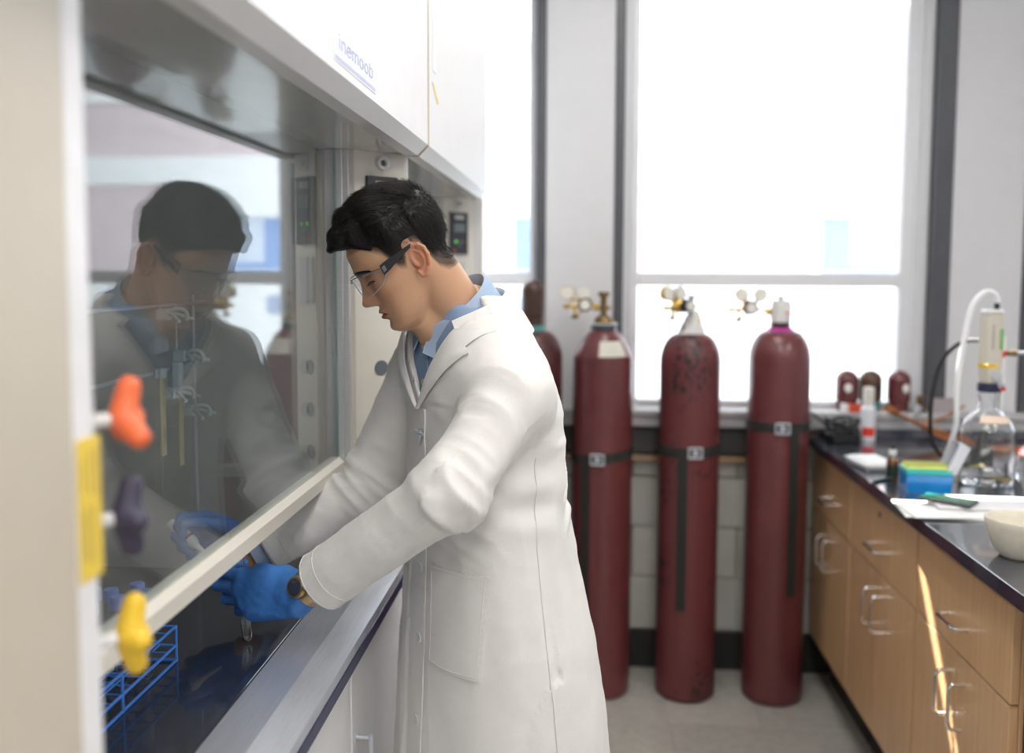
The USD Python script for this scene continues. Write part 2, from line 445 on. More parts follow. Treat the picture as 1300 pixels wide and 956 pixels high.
def window(n, x0, x1, dark_l, dark_r, frame_l, frame_r):
    w = group_struct('window_%d' % n)
    if dark_l:
        obj('dark_jamb', box(x0, x0 + dark_l, WY - 0.006, WY + 0.13, SILL_Z, HEAD_Z, 0.003), M_frame, w)
    if dark_r:
        obj('dark_jamb', box(x1 - dark_r, x1, WY - 0.006, WY + 0.13, SILL_Z, HEAD_Z, 0.003), M_frame, w)
    a, b = x0 + dark_l, x1 - dark_r
    y0, y1 = WY + 0.045, WY + 0.105
    M_fr = mat('white_window_frame', (0.74, 0.75, 0.78), 0.4, vary=0.02)
    obj('stile', box(a, a + frame_l, y0, y1, SILL_Z, HEAD_Z, 0.004), M_fr, w)
    obj('stile', box(b - frame_r, b, y0, y1, SILL_Z, HEAD_Z, 0.004), M_fr, w)
    obj('bead', box(a + frame_l * 0.45, a + frame_l * 0.6, y0 - 0.008, y0, SILL_Z, HEAD_Z, 0.002), M_fr, w)
    obj('bead', box(b - frame_r * 0.6, b - frame_r * 0.45, y0 - 0.008, y0, SILL_Z, HEAD_Z, 0.002), M_fr, w)
    obj('rail', box(a + frame_l, b - frame_r, y0, y1, 1.462, 1.512, 0.004), M_fr, w)
    obj('bottom_rail', box(a + frame_l, b - frame_r, y0, y1, SILL_Z, SILL_Z + 0.022, 0.004), M_fr, w)
    obj('top_rail', box(a + frame_l, b - frame_r, y0, y1, HEAD_Z - 0.05, HEAD_Z, 0.004), M_fr, w)
    obj('pane', box(a + frame_l, b - frame_r, WY + 0.07, WY + 0.076, SILL_Z + 0.022, 1.462, 0.0), M_winpane, w, False)
    obj('pane', box(a + frame_l, b - frame_r, WY + 0.07, WY + 0.076, 1.512, HEAD_Z - 0.05, 0.0), M_winpane, w, False)


window(1, -1.30, -0.142, 0.03, 0.034, 0.05, 0.03)
window(2, 0.115, 1.329, 0.034, 0.062, 0.058, 0.098)
window(3, 1.585, 2.60, 0.04, 0.04, 0.06, 0.06)

# ceiling lamps
L0 = None
for i, (x, y) in enumerate(LAMPS):
    lab = ['over the middle of the aisle behind the camera', 'over the aisle beside the nearer fume hood', 'over the aisle nearest the windows', 'over the right side of the room at the rear', 'over the right side of the room at the front'][i]
    t = thing('ceiling_lamp', 'white recessed ceiling light panel ' + lab, 'ceiling light', (x, y, 2.93), 0, 'ceiling light panels')
    obj('frame', join(box(-0.31, 0.31, -0.61, -0.585, 0.0, 0.07), box(-0.31, 0.31, 0.585, 0.61, 0.0, 0.07), box(-0.31, -0.285, -0.585, 0.585, 0, 0.07), box(0.285, 0.31, -0.585, 0.585, 0, 0.07)), M_white, t)
    obj('diffuser', box(-0.285, 0.285, -0.585, 0.585, 0.03, 0.036, 0.0), mat('diffuser', (0.9, 0.9, 0.9), 0.6, emit=(1, 0.97, 0.93), strength=4.0), t, False)

# =================================================================== outside: brick building across the street
B = thing('brick_building', 'pale brick building with white stone bands seen through the windows', 'building', (0, 0, 0))
M_brick = brick_mat('pale_brick', (0.60, 0.46, 0.48), (0.67, 0.53, 0.54), (0.70, 0.66, 0.66), 1.0, 0.22, 0.075, 0.008)
M_stone = mat('white_stone', (0.86, 0.86, 0.86), 0.8, vary=0.03)
M_bluepane = mat('blue_pane', (0.22, 0.34, 0.62), 0.1, vary=0.05)
BY = 14.0
obj('wall', box(-16, 22, BY, BY + 1.0, -6.0, 4.95, 0.0), M_brick, B, False)
for z0, z1, d in ((4.05, 4.19, 0.06), (2.80, 3.24, 0.06), (4.85, 5.0, 0.12), (-6.0, 1.36, 0.05)):
    obj('stone_band', box(-16, 22, BY - d, BY + 0.2, z0, z1, 0.02), M_stone, B)
obj('rooftop_room', box(2.0, 2.75, BY + 2.0, BY + 4, 4.95, 6.4, 0.02), M_brick, B, False)
for k, wx in enumerate((-10.1, -5.6, -1.1, 3.40, 7.9, 12.4)):
    w = obj('window', join(box(wx - 0.10, wx + 1.45, BY - 0.09, BY + 0.1, 2.30, 2.82, 0.01), box(wx - 0.10, wx + 0.06, BY - 0.09, BY + 0.1, 1.5, 2.30, 0.01), box(wx + 1.29, wx + 1.45, BY - 0.09, BY + 0.1, 1.5, 2.30, 0.01), box(wx - 0.14, wx + 1.49, BY - 0.12, BY + 0.1, 1.36, 1.5, 0.01)), M_stone, B)
    obj('window_pane', box(wx + 0.06, wx + 1.29, BY - 0.02, BY + 0.02, 1.5, 2.30, 0.0), M_bluepane, w, False)
    obj('blind', box(wx + 0.50, wx + 1.29, BY - 0.03, BY + 0.02, 1.62, 2.30, 0.0), mat('pale_blind', (0.62, 0.68, 0.80), 0.7), w, False)
    v_ = obj('basement_vent', box(wx + 0.05, wx + 0.46, BY - 0.07, BY - 0.04, 0.84, 1.12, 0.005), mat('blue_grey_vent', (0.36, 0.42, 0.58), 0.6), B)
struct('ground', box(-40, 45, 3.75, 40, -6.2, -6.0, 0.0), mat('pale_pavement', (0.22, 0.22, 0.21), 0.9, vary=0.1, scale=2))

# =================================================================== fume hoods
XS = -0.485                                 # sash plane
SOFFIT = 1.754
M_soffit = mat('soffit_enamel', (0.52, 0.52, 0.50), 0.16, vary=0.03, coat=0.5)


def bevel_post(parent, y, s, name):
    """A hood's corner post: s = 1: the post at the far end of an opening (its bevel faces back towards -y), s = -1: at the near end."""
    out = [(XS - 0.01, y), (-0.45, y), (-0.367, y + s * 0.088), (-0.367, y + s * 0.105), (XS - 0.01, y + s * 0.105)]
    return obj(name, prism(out, 0.93, SOFFIT, 'z'), M_cream, parent)


def handle_at(parent, p, nrm, m, label):
    n = A3(nrm, float); n /= np.linalg.norm(n)
    p = A3(p, float); side = np.cross(n, (0, 0, 1.0))
    st = obj('valve_stem', rod(p - n * 0.004, p + n * 0.040, 0.006, n=14), M_white, parent)
    c = p + n * 0.042
    arms = []
    for ang in (90, 210, 330) if label.startswith('o') else (95, 265, 350):
        d = math.cos(math.radians(ang)) * side + math.sin(math.radians(ang)) * A3([0, 0, 1.0])
        arms.append(m3.Manifold.hull(m3.Manifold.sphere(0.012, 20).translate(list(c - n * 0.002)) + m3.Manifold.sphere(0.0095, 20).translate(list(c + d * (0.026 if ang != 350 else 0.012) + n * 0.004))))
    a = arms[0]
    for q in arms[1:]:
        a = a + q
    a = a + m3.Manifold.sphere(0.0125, 24).translate(list(c + n * 0.003))
    mm = a.to_mesh()
    obj('valve_handle', trimesh.Trimesh(mm.vert_properties[:, :3], mm.tri_verts), m, parent, 40, label)


def controller(parent, base, t, n, w=0.072, h=0.135):
    """The dark airflow monitor and the card holder under it, on a face whose horizontal axis is t and normal n; base: centre of the monitor."""
    def slab(cw, ch, cz, d0, d1, dx=0.0):
        pts = []
        for a in (-cw / 2, cw / 2):
            for b in (-ch / 2, ch / 2):
                for d in (d0, d1):
                    pts.append(base + t * (a + dx) + A3([0, 0, 1.0]) * (cz + b) + n * d)
        return trimesh.Trimesh(A3(pts)).convex_hull
    mon = obj('airflow_monitor', slab(w, h, 0, -0.002, 0.008), mat('monitor_face', (0.035, 0.038, 0.05), 0.35, vary=0.05), parent, 30, 'dark grey airflow monitor')
    obj('display', slab(w * 0.62, h * 0.2, h * 0.13, 0.008, 0.0095), mat('lcd', (0.20, 0.24, 0.25), 0.2), mon)
    obj('logo_plate', slab(w * 0.5, h * 0.10, h * 0.38, 0.008, 0.0092), mat('silver_plate', (0.5, 0.51, 0.53), 0.3), mon)
    obj('green_lamp', slab(w * 0.11, h * 0.06, -h * 0.2, 0.008, 0.010, -w * 0.2), mat('green_lamp', (0.1, 0.5, 0.06), 0.3, emit=(0.25, 1.0, 0.15), strength=0.7), mon)
    obj('red_lamp', slab(w * 0.10, h * 0.05, -h * 0.42, 0.008, 0.010, -w * 0.3), mat('red_lamp', (0.5, 0.06, 0.08), 0.3, emit=(1.0, 0.15, 0.2), strength=0.25), mon)
    for k in range(3):
        obj('button', slab(w * 0.13, h * 0.05, -h * (0.2 + 0.09 * (k > 1)), 0.008, 0.0098, w * (0.02 + 0.17 * (k % 2))), mat('button_grey', (0.16, 0.17, 0.19), 0.4), mon)
    card = obj('card_holder', slab(w * 0.72, 0.092, -h / 2 - 0.072, -0.002, 0.006), mat('silver_card', (0.55, 0.56, 0.58), 0.25, vary=0.1, scale=40), parent, 30, 'silver card holder under the monitor')


def hood(y0, y1, cy0, cy1, label):
    """A fume hood whose sash opening runs from y0 to y1 and whose canopy runs from cy0 to cy1."""
    h = thing('fume_hood', label, 'fume hood')
    # canopy: a white panel with a bevelled lower edge
    prof = [(-0.313, 2.62), (-0.313, 1.770), (-0.334, 1.749), (-0.36, 1.749), (-0.36, 2.62)]
    obj('canopy_panel', prism(prof, cy0 + 0.003, cy1 - 0.003, 'y'), M_canopy, h)
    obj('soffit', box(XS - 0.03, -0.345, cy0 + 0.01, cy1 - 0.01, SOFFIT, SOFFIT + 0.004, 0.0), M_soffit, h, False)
    obj('canopy_top', box(-1.3, -0.35, cy0 + 0.01, cy1 - 0.01, 2.58, 2.62, 0.003), M_canopy, h)
    # interior
    obj('liner', join(box(-1.22, -1.20, y0 - 0.05, y1 + 0.05, 0.90, 2.3, 0.0), box(-1.2, XS - 0.045, y0 - 0.03, y0 - 0.015, 0.90, 2.3, 0.0), box(-1.2, XS - 0.045, y1 + 0.015, y1 + 0.03, 0.90, 2.3, 0.0), box(-1.22, XS - 0.03, y0 - 0.03, y1 + 0.03, 2.2, 2.22, 0.0)), M_linerr, h, False)
    for z in (1.02, 1.30, 1.66):
        obj('baffle', box(-1.175, -1.165, y0 - 0.01, y1 + 0.01, z, z + (0.26 if z < 1.6 else 0.42), 0.002), M_linerr, h)
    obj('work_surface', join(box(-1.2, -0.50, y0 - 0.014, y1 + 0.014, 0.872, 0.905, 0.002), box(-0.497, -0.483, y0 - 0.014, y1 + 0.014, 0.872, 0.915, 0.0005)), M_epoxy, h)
    # airfoil sill
    air = [(-0.478, 0.917), (-0.414, 0.918), (-0.368, 0.905), (-0.368, 0.872), (-0.376, 0.872), (-0.376, 0.898), (-0.416, 0.909), (-0.478, 0.908)]
    obj('airfoil_sill', prism(air, y0 - 0.11, y1 + 0.09, 'y'), M_steel, h, 15)
    obj('sill_trim', box(-0.3695, -0.366, y0 - 0.11, y1 + 0.09, 0.866, 0.888, 0.001), mat('blue_black_trim', (0.03, 0.035, 0.09), 0.3), h)
    # sash
    s = obj('sash', join(prism([(XS + 0.012, 1.115), (XS + 0.014, 1.138), (XS + 0.004, 1.147), (XS - 0.014, 1.147), (XS - 0.014, 1.115)], y0 + 0.004, y1 - 0.004, 'y')), M_cream, h, 20, 'cream sash rail with grip along its lower edge')
    obj('pane', box(XS - 0.003, XS + 0.003, y0 + 0.006, y1 - 0.006, 1.143, SOFFIT + 0.09, 0.0), M_sashpane, s, False)
    obj('pane_edge', box(XS - 0.003, XS + 0.003, y1 - 0.006, y1 - 0.002, 1.147, SOFFIT, 0.0), mat('glass_edge', (0.22, 0.42, 0.40), 0.2), s, False)
    obj('sash_track', join(box(XS - 0.022, XS + 0.014, y1 - 0.002, y1 + 0.012, 0.92, SOFFIT, 0.001), box(XS + 0.014, XS + 0.026, y1 + 0.002, y1 + 0.014, 0.92, SOFFIT, 0.001)), M_alu, h)
    obj('sash_track', join(box(XS - 0.022, XS + 0.014, y0 - 0.012, y0 + 0.002, 0.92, SOFFIT, 0.001)), M_alu, h)
    bevel_post(h, y1 + 0.012, 1, 'corner_post')
    bevel_post(h, y0 - 0.012, -1, 'corner_post')
    # fittings on the far bevel
    t, n = A3([0.083, 0.088, 0]) / 0.121, A3([0.088, -0.083, 0]) / 0.121
    mid = A3([-0.4085, y1 + 0.012 + 0.044, 0])
    ring = lathe([(0.006, 0), (0.0145, 0), (0.0145, 0.006), (0.012, 0.0085), (0.0085, 0.0085), (0.006, 0.004)], 28)
    obj('port_ring', aim(ring, mid + A3([0, 0, 1.733 - 0.0]) + t * 0.006 - n * 0.001, n), mat('white_plastic', (0.75, 0.75, 0.76), 0.35), h, 40, 'white ring round a small port')
    obj('port_hole', aim(lathe([(0, 0), (0.0062, 0), (0.0062, 0.003), (0, 0.003)], 20), mid + A3([0, 0, 1.733]) + t * 0.006 - n * 0.001, n), M_greyplug, h)
    controller(h, mid + A3([0, 0, 1.638]) + t * 0.002, t, n)
    for z in (1.32, 1.232, 1.144):
        obj('valve_plug', aim(lathe([(0, 0), (0.0155, 0), (0.0155, 0.003), (0.013, 0.004), (0, 0.003)], 24), mid + A3([0, 0, z]) - n * 0.001, n), M_greyplug, h, 40, 'dark round valve plug')
    return h


H1 = hood(0.765, 1.805, 0.20, 1.880, 'large white fume hood with its glass sash lowered in front of the man')
H2 = hood(2.045, 2.965, 1.886, 3.02, 'farther white fume hood behind the man, nearest the windows')
# front face of the near end of hood 1, up to the next post
obj('front_panel', box(-0.60, -0.367, -0.40, 0.652, 0.93, SOFFIT, 0.012), mat('tan_enamel', (0.56, 0.51, 0.42), 0.3, vary=0.02), H1, 40)
obj('edge_strip', box(-0.372, -0.3655, 0.638, 0.668, 0.93, SOFFIT, 0.003), mat('white_trim', (0.80, 0.80, 0.82), 0.35), H1)
obj('edge_strip', box(-0.372, -0.364, 1.912, 1.922, 0.93, SOFFIT, 0.002), M_white, H1)
obj('middle_panel', box(-0.60, -0.367, 1.922, 1.932, 0.93, SOFFIT, 0.0), M_cream, H1)
obj('end_panel', box(-1.25, -0.33, 3.072, 3.09, 0.0, 2.62, 0.002), M_canopy, H2)
obj('canopy_seam', prism([(-0.3122, 2.6), (-0.3122, 1.7695), (-0.3332, 1.7482), (-0.345, 1.7482), (-0.345, 2.6)], 1.879, 1.8865, 'y'), mat('amber_edge_tape', (0.50, 0.36, 0.16), 0.5), H1)
# valve handles on the near bevel of hood 1
bn = A3([0.088, 0.083, 0]) / 0.121
bm = A3([-0.4085, 0.765 - 0.012 - 0.044, 0])
for z, m, l in ((1.396, M_orange, 'orange three-armed valve handle'), (1.313, M_purple, 'dark purple valve handle'), (1.211, M_yellow, 'yellow valve handle')):
    handle_at(H1, bm + A3([0, 0, z]), bn, m, l)
# yellow warning label on the edge of the near post
wl = obj('warning_label', box(-0.3655, -0.3645, 0.640, 0.672, 1.288, 1.395, 0.0), mat('yellow_label', (0.80, 0.58, 0.07), 0.6), H1, False, 'yellow warning label with small dark print')
for yy, z0, z1 in ((0.646, 1.305, 1.34), (0.651, 1.30, 1.345), (0.656, 1.352, 1.385), (0.660, 1.300, 1.342), (0.665, 1.35, 1.386), (0.646, 1.356, 1.38)):
    obj('print_line', box(-0.3646, -0.3642, yy, yy + 0.0016, z0, z1, 0.0), mat('grey_print', (0.35, 0.27, 0.1), 0.7), wl, False)
# maker's sticker on the canopy of hood 1, lettering unreadable in the photograph
st = obj('sticker', box(-0.3132, -0.3122, 1.165, 1.40, 1.782, 1.850, 0.0), mat('sticker_white', (0.82, 0.83, 0.86), 0.4), H1, False, 'white sticker with blue lettering')
tx = meshkit.text_mesh('inemoob', 0.019, 0.0005)
v = tx.vertices; w = v[:, 0].max()
tx = trimesh.Trimesh(np.stack([-0.3123 + v[:, 2], 1.185 + v[:, 0] / w * 0.195, 1.800 + v[:, 1]], 1), tx.faces, process=False)
obj('lettering', tx, mat('blue_print', (0.36, 0.40, 0.62), 0.5), st, False)
obj('blue_band', box(-0.3125, -0.3118, 1.17, 1.395, 1.785, 1.790, 0.0), mat('pale_blue_print', (0.5, 0.53, 0.75), 0.5), st, False)
# notices on the canopy of hood 2
obj('notice', box(-0.3132, -0.3122, 1.935, 1.975, 1.93, 2.16, 0.0), M_label, H2, False, 'narrow white notice')
obj('yellow_sticker', prism([(1.93, 1.905), (1.95, 1.905), (2.02, 1.875), (2.0, 1.872)], -0.3132, -0.3122, 'x'), M_yellow, H2, False, 'small yellow sticker')
obj('seam', box(-0.3128, -0.312, 2.99, 2.998, 1.80, 2.13, 0.0), mat('grey_seam', (0.4, 0.4, 0.44), 0.6), H2, False)

# white base cabinets under the hoods
for (a, b, lab) in ((0.66, 1.89, 'white base cabinet under the fume hood where the man works'), (1.895, 3.07, 'white base cabinet under the farther fume hood')):
    c = thing('hood_cabinet', lab, 'cabinet')
    obj('body', box(-1.2, -0.402, a, b, 0.10, 0.866, 0.002), M_white, c)
    obj('plinth', box(-1.15, -0.46, a + 0.01, b - 0.01, 0.0, 0.10, 0.002), M_black, c)
    n = 3
    for k in range(n):
        y0, y1 = a + (b - a) * k / n + 0.003, a + (b - a) * (k + 1) / n - 0.003
        d = obj('door', box(-0.402, -0.380, y0, y1, 0.12, 0.85, 0.003), M_white, c)
        hy = y0 + 0.03
        obj('handle', join(rod((-0.38, hy, 0.72), (-0.355, hy, 0.72), 0.004), rod((-0.38, hy, 0.60), (-0.355, hy, 0.60), 0.004), rod((-0.355, hy, 0.595), (-0.355, hy, 0.725), 0.005)), M_steel, d)

# =================================================================== right-hand bench
BX, BT = 0.822, 0.920                       # front edge of the worktop and its height
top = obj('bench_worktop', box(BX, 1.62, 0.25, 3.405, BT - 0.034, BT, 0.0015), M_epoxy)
tag(top, 'long black epoxy worktop along the right side of the room', 'worktop')
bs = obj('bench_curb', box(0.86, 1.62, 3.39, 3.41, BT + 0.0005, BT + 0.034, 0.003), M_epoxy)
tag(bs, 'black curb standing at the back of the bench worktop below the window sill', 'backsplash')


def pull(p, axis, L, m):
    """A bent-wire pull: feet on the plane x = p[0], standing out towards -x."""
    a = A3([0, 1, 0]) if axis == 'y' else A3([0, 0, 1.0]); p = A3(p, float)
    out = A3([-0.032, 0, 0])
    pts = [p - a * L / 2, p - a * L / 2 + out * 0.75, p - a * (L / 2 - 0.010) + out, p + a * (L / 2 - 0.010) + out, p + a * L / 2 + out * 0.75, p + a * L / 2]
    fine = []
    for q0, q1 in zip(pts[:-1], pts[1:]):
        fine += [q0 + (q1 - q0) * s for s in np.linspace(0, 1, 5)[:-1]]
    return tube(fine + [pts[-1]], 0.0046, 10)


def cabinet(y0, y1, label, lock):
    c = thing('bench_cabinet', label, 'cabinet', (0, 0, 0))
    obj('body', box(0.869, 1.58, y0, y1, 0.165, BT - 0.036, 0.001), M_wood, c)
    obj('toe_kick', box(0.93, 1.55, y0 + 0.004, y1 - 0.004, 0.0, 0.165, 0.001), M_rubber, c)
    g = 0.003
    d = obj('drawer', box(0.85, 0.869, y0 + g, y1 - g, 0.664, 0.862, 0.002), M_wood, c)
    obj('edge_band', box(0.8495, 0.869, y0 + g, y1 - g, 0.862, 0.8645, 0.0005), M_woodh, d)
    obj('handle', pull((0.851, (y0 + y1) / 2, 0.735), 'y', 0.104, M_chrome), M_chrome, d)
    if lock:
        obj('lock', rod((0.8505, (y0 + y1) / 2 - 0.0, 0.832), (0.846, (y0 + y1) / 2, 0.832), 0.009), M_chrome, d)
    ym = (y0 + y1) / 2
    for a, b, hy in ((y0 + g, ym - g / 2, ym - 0.038), (ym + g / 2, y1 - g, ym + 0.038)):
        dd = obj('door', box(0.85, 0.869, a, b, 0.18, 0.659, 0.002), M_wood, c)
        obj('edge_band', box(0.8495, 0.869, a, b, 0.659, 0.6612, 0.0005), M_woodh, dd)
        obj('handle', pull((0.851, hy, 0.553), 'z', 0.104, M_chrome), M_chrome, dd)
    return c


cabinet(1.846, 2.368, 'maple base cabinet at the near end of the black bench, under the mortar', False)
cabinet(2.376, 2.950, 'middle maple base cabinet of the black bench, with a lock in its drawer', True)
cabinet(2.958, 3.44, 'farthest maple base cabinet of the black bench, beside the red gas cylinders', False)
p = obj('bench_end_panel', box(0.875, 1.58, 1.826, 1.844, 0.0, BT - 0.036, 0.002), mat('cavity_shade', (0.05, 0.045, 0.04), 0.5))  # dark colour stands for the shaded cavity at the cabinet end
tag(p, 'end panel of the maple bench cabinets, coloured dark for the shaded cavity there', 'panel')
p = obj('leg_frame', join(box(0.87, 0.93, 0.30, 0.36, 0, BT - 0.036, 0.004), box(1.5, 1.56, 0.30, 0.36, 0, BT - 0.036, 0.004), box(0.93, 1.5, 0.31, 0.35, 0.75, 0.84, 0.003)), M_white)
tag(p, 'white steel leg frame under the near end of the black bench', 'leg frame')

# =================================================================== things on the bench
# mortar
M_stoneware = mat('stoneware', (0.70, 0.66, 0.55), 0.55, vary=0.06, scale=60, bump=0.3, bump_scale=300)
t = thing('mortar_bowl', 'cream stoneware mortar bowl near the front edge of the black bench', 'bowl', (0.925, 2.00, BT))
obj('bowl', lathe([(0, 0.0), (0.036, 0.0), (0.040, 0.004), (0.054, 0.022), (0.064, 0.045), (0.0685, 0.068), (0.0695, 0.080), (0.0675, 0.083), (0.0635, 0.0815), (0.0605, 0.068), (0.054, 0.043), (0.040, 0.022), (0.018, 0.012), (0, 0.010)], 64), M_stoneware, t, 60)
# papers and tablet
t = thing('notebook', 'white open paper notebook overhanging the front edge of the bench under the tablet', 'notebook', (0.965, 2.36, BT), -7)
for k, (dx, dy, w, d, rz) in enumerate([(0.0, 0.0, 0.33, 0.17, 0), (-0.05, -0.015, 0.22, 0.15, 9)]):
    obj('sheet', moved(box(-w / 2, w / 2, -d / 2, d / 2, 0.0005 + 0.004 * k, 0.0040 + 0.004 * k, 0.0008), (dx, dy, 0), rz), M_label, t)
t = thing('tablet', 'white tablet lying on the papers, its screen showing green and blue', 'tablet', (1.02, 2.405, BT + 0.0087), -4)
obj('body', box(-0.13, 0.13, -0.065, 0.065, 0, 0.009, 0.004), M_white, t)
obj('camera_hole', moved(lathe([(0, 0), (0.004, 0), (0.004, 0.0006), (0, 0.0006)], 16), (0.112, 0.02, 0.009)), M_black, t)
obj('camera_hole', moved(lathe([(0, 0), (0.004, 0), (0.004, 0.0006), (0, 0.0006)], 16), (0.112, -0.03, 0.009)), M_black, t)
t = thing('phone', 'small phone with a green and teal screen lying at the left end of the tablet', 'phone', (0.928, 2.395, BT + 0.0182), -38)
obj('body', box(-0.065, 0.065, -0.034, 0.034, 0, 0.008, 0.003), M_black, t)
obj('screen', box(-0.061, 0.061, -0.030, 0.030, 0.008, 0.0088, 0.0003), mat('screen_teal', (0.02, 0.14, 0.12), 0.12), t, False)
obj('picture', box(-0.030, 0.055, -0.012, 0.012, 0.0088, 0.0092, 0.0), mat('screen_green', (0.10, 0.26, 0.10), 0.15), t, False)
# pen
t = thing('pen', 'dark slim pen lying in front of the amber bottle', 'pen', (0.865, 2.70, BT + 0.0045), 38)
obj('barrel', rod((-0.055, 0, 0), (0.05, 0, 0), 0.0042), mat('dark_teal', (0.012, 0.05, 0.06), 0.3), t)
obj('tip', rod((-0.055, 0, 0), (-0.068, 0, 0), 0.0042, 0.0012), M_steel, t)
# white foam tray
t = thing('foam_tray', 'low white foam tray lying left of the amber bottle', 'tray', (0.892, 2.90, BT), 8)
obj('tray', box(-0.052, 0.052, -0.075, 0.075, 0, 0.026, 0.010), mat('white_foam', (0.82, 0.83, 0.85), 0.8), t)
obj('rim', box(-0.055, 0.055, -0.078, 0.078, 0.017, 0.0205, 0.0015), mat('white_foam', (0.82, 0.83, 0.85), 0.8), t)
# dropper bottle
M_amber = mat('amber_glass', (0.16, 0.055, 0.008), 0.08, vary=0.1, coat=0.5)
t = thing('dropper_bottle', 'small amber glass dropper bottle with white collar and black bulb', 'bottle', (0.90, 2.735, BT))
obj('bottle', lathe([(0, 0), (0.0155, 0), (0.0165, 0.002), (0.0165, 0.050), (0.0155, 0.057), (0.009, 0.064), (0.0085, 0.070), (0, 0.070)], 32), M_amber, t, 40)
obj('liquid_label', lathe([(0.0167, 0.006), (0.0169, 0.006), (0.0169, 0.041), (0.0167, 0.041)], 32), mat('dark_green_label', (0.012, 0.03, 0.02), 0.4), t, 40)
obj('collar', lathe([(0, 0.069), (0.0112, 0.069), (0.0112, 0.083), (0.009, 0.086), (0, 0.086)], 28), M_white, t, 40)
obj('bulb', lathe([(0, 0.085), (0.0058, 0.085), (0.0062, 0.091), (0.0052, 0.101), (0, 0.105)], 20), M_rubber, t, 50)
# pipette tip box with its lid open
t = thing('tip_box', 'blue pipette tip box with yellow-green rack and clear lid folded open', 'box', (0.945, 2.60, BT), -4)
obj('base', prism([(-0.056, 0.0), (0.056, 0.0), (0.060, 0.048), (-0.060, 0.048)], -0.040, 0.040, 'y'), mat('blue_plastic', (0.0, 0.20, 0.58), 0.25, vary=0.1), t)
obj('upper_tray', box(-0.0605, 0.0605, -0.0405, 0.0405, 0.048, 0.064, 0.003), mat('teal_plastic', (0.02, 0.40, 0.38), 0.3), t)
obj('rack', box(-0.056, 0.056, -0.036, 0.036, 0.060, 0.068, 0.002), mat('lime_plastic', (0.50, 0.66, 0.10), 0.4), t)
tips = []
for i in range(12):
    for j in range(8):
        tips.append(moved(lathe([(0.0022, 0), (0.0035, 0), (0.0035, 0.006), (0.0022, 0.006)], 8), (-0.0495 + i * 0.009, -0.0315 + j * 0.009, 0.068)))
obj('tips', tips, mat('tip_yellow', (0.66, 0.68, 0.22), 0.4), t, 30, 'rows of pale yellow pipette tips', 'stuff')
M_clear = mat('frosted_clear_plastic', (0.80, 0.82, 0.88), 0.25, trans=0.55, ior=1.3, vary=0.02)
lid = join(box(-0.002, 0.002, -0.040, 0.040, 0.0, 0.085, 0.001), box(-0.026, 0.0, -0.040, -0.037, 0.0, 0.085, 0.001), box(-0.026, 0.0, 0.037, 0.040, 0.0, 0.085, 0.001), box(-0.026, 0.0, -0.040, 0.040, 0.082, 0.085, 0.001))
obj('lid', moved(lid, (0.066, 0.0, 0.050), 0, 0, 24), M_clear, t)
# wash bottle with red label
t = thing('spray_bottle', 'white squeeze bottle with a red label standing at the back of the bench', 'bottle', (1.014, 3.355, BT))
obj('bottle', lathe([(0, 0), (0.024, 0), (0.0265, 0.004), (0.0265, 0.108), (0.0245, 0.118), (0.0185, 0.124), (0.0185, 0.13), (0, 0.13)], 32), mat('milky_plastic', (0.76, 0.78, 0.84), 0.35, vary=0.02), t, 40)
obj('cap', lathe([(0, 0.128), (0.0195, 0.128), (0.0195, 0.182), (0.0175, 0.190), (0, 0.190)], 28), mat('translucent_cap', (0.72, 0.70, 0.66), 0.4), t, 40)
lab = lathe([(0.0267, 0.018), (0.0271, 0.018), (0.0271, 0.050), (0.0267, 0.050)], 64)
ang = np.arctan2(lab.triangles_center[:, 1], lab.triangles_center[:, 0])
lab.update_faces((ang > -2.6) & (ang < -0.9))
obj('red_label', lab, mat('red_label', (0.82, 0.05, 0.03), 0.5), t)
# red and white box, power adapter and black leads at the back of the bench
t = thing('reagent_box', 'small red and white box lying on the sill left of the white squeeze bottle', 'box', (0.985, 3.450, SILL_Z))
obj('carton', box(-0.035, 0.035, -0.022, 0.022, 0, 0.028, 0.001), mat('red_carton', (0.72, 0.10, 0.05), 0.5), t)
obj('end_flap', box(-0.036, -0.018, -0.0226, 0.0226, -0.0002, 0.0284, 0.001), M_label, t)
t = thing('power_adapter', 'black power adapter in a heap of black leads at the bench corner', 'adapter', (0.908, 3.318, BT))
obj('case', moved(box(-0.055, 0.055, -0.03, 0.03, 0, 0.034, 0.005), (0.01, 0.0, 0.0), 20), M_black, t)
for k in range(5):
    rr = 0.036 + 0.006 * k
    a = np.linspace(0, 2 * math.pi * 0.97, 36) + k
    pts = np.stack([0.005 + rr * np.cos(a) * (1.25 - 0.06 * k), -0.005 + 0.62 * rr * np.sin(a), 0.040 + 0.010 * k + 0.006 * np.sin(3 * a + k)], 1)
    obj('lead', tube(pts, 0.0042, 8), M_black, t)
obj('lead', tube(spline([(-0.03, 0.0, 0.035), (-0.055, 0.025, 0.065), (-0.085, 0.060, 0.092), (-0.088, 0.085, 0.096)], 20), 0.0045, 8), M_black, t)
# spare cylinder caps on the sill
M_maroon = mat('maroon_paint', (0.135, 0.032, 0.035), 0.34, vary=0.12, scale=14, coat=0.25)
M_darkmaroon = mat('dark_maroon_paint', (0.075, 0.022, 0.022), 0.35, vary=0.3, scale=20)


def cap_mesh(r=0.041, h=0.148):
    prof = [(r * 0.88, 0), (r * 0.88, 0.034), (r, 0.038), (r, h - r * 0.95)]
    prof += [(r * math.cos(a), h - r * 0.95 + r * 0.95 * math.sin(a)) for a in np.linspace(0.15, math.pi / 2 - 0.02, 9)] + [(0, h)]
    return lathe([(0, 0.0)] + prof, 40)


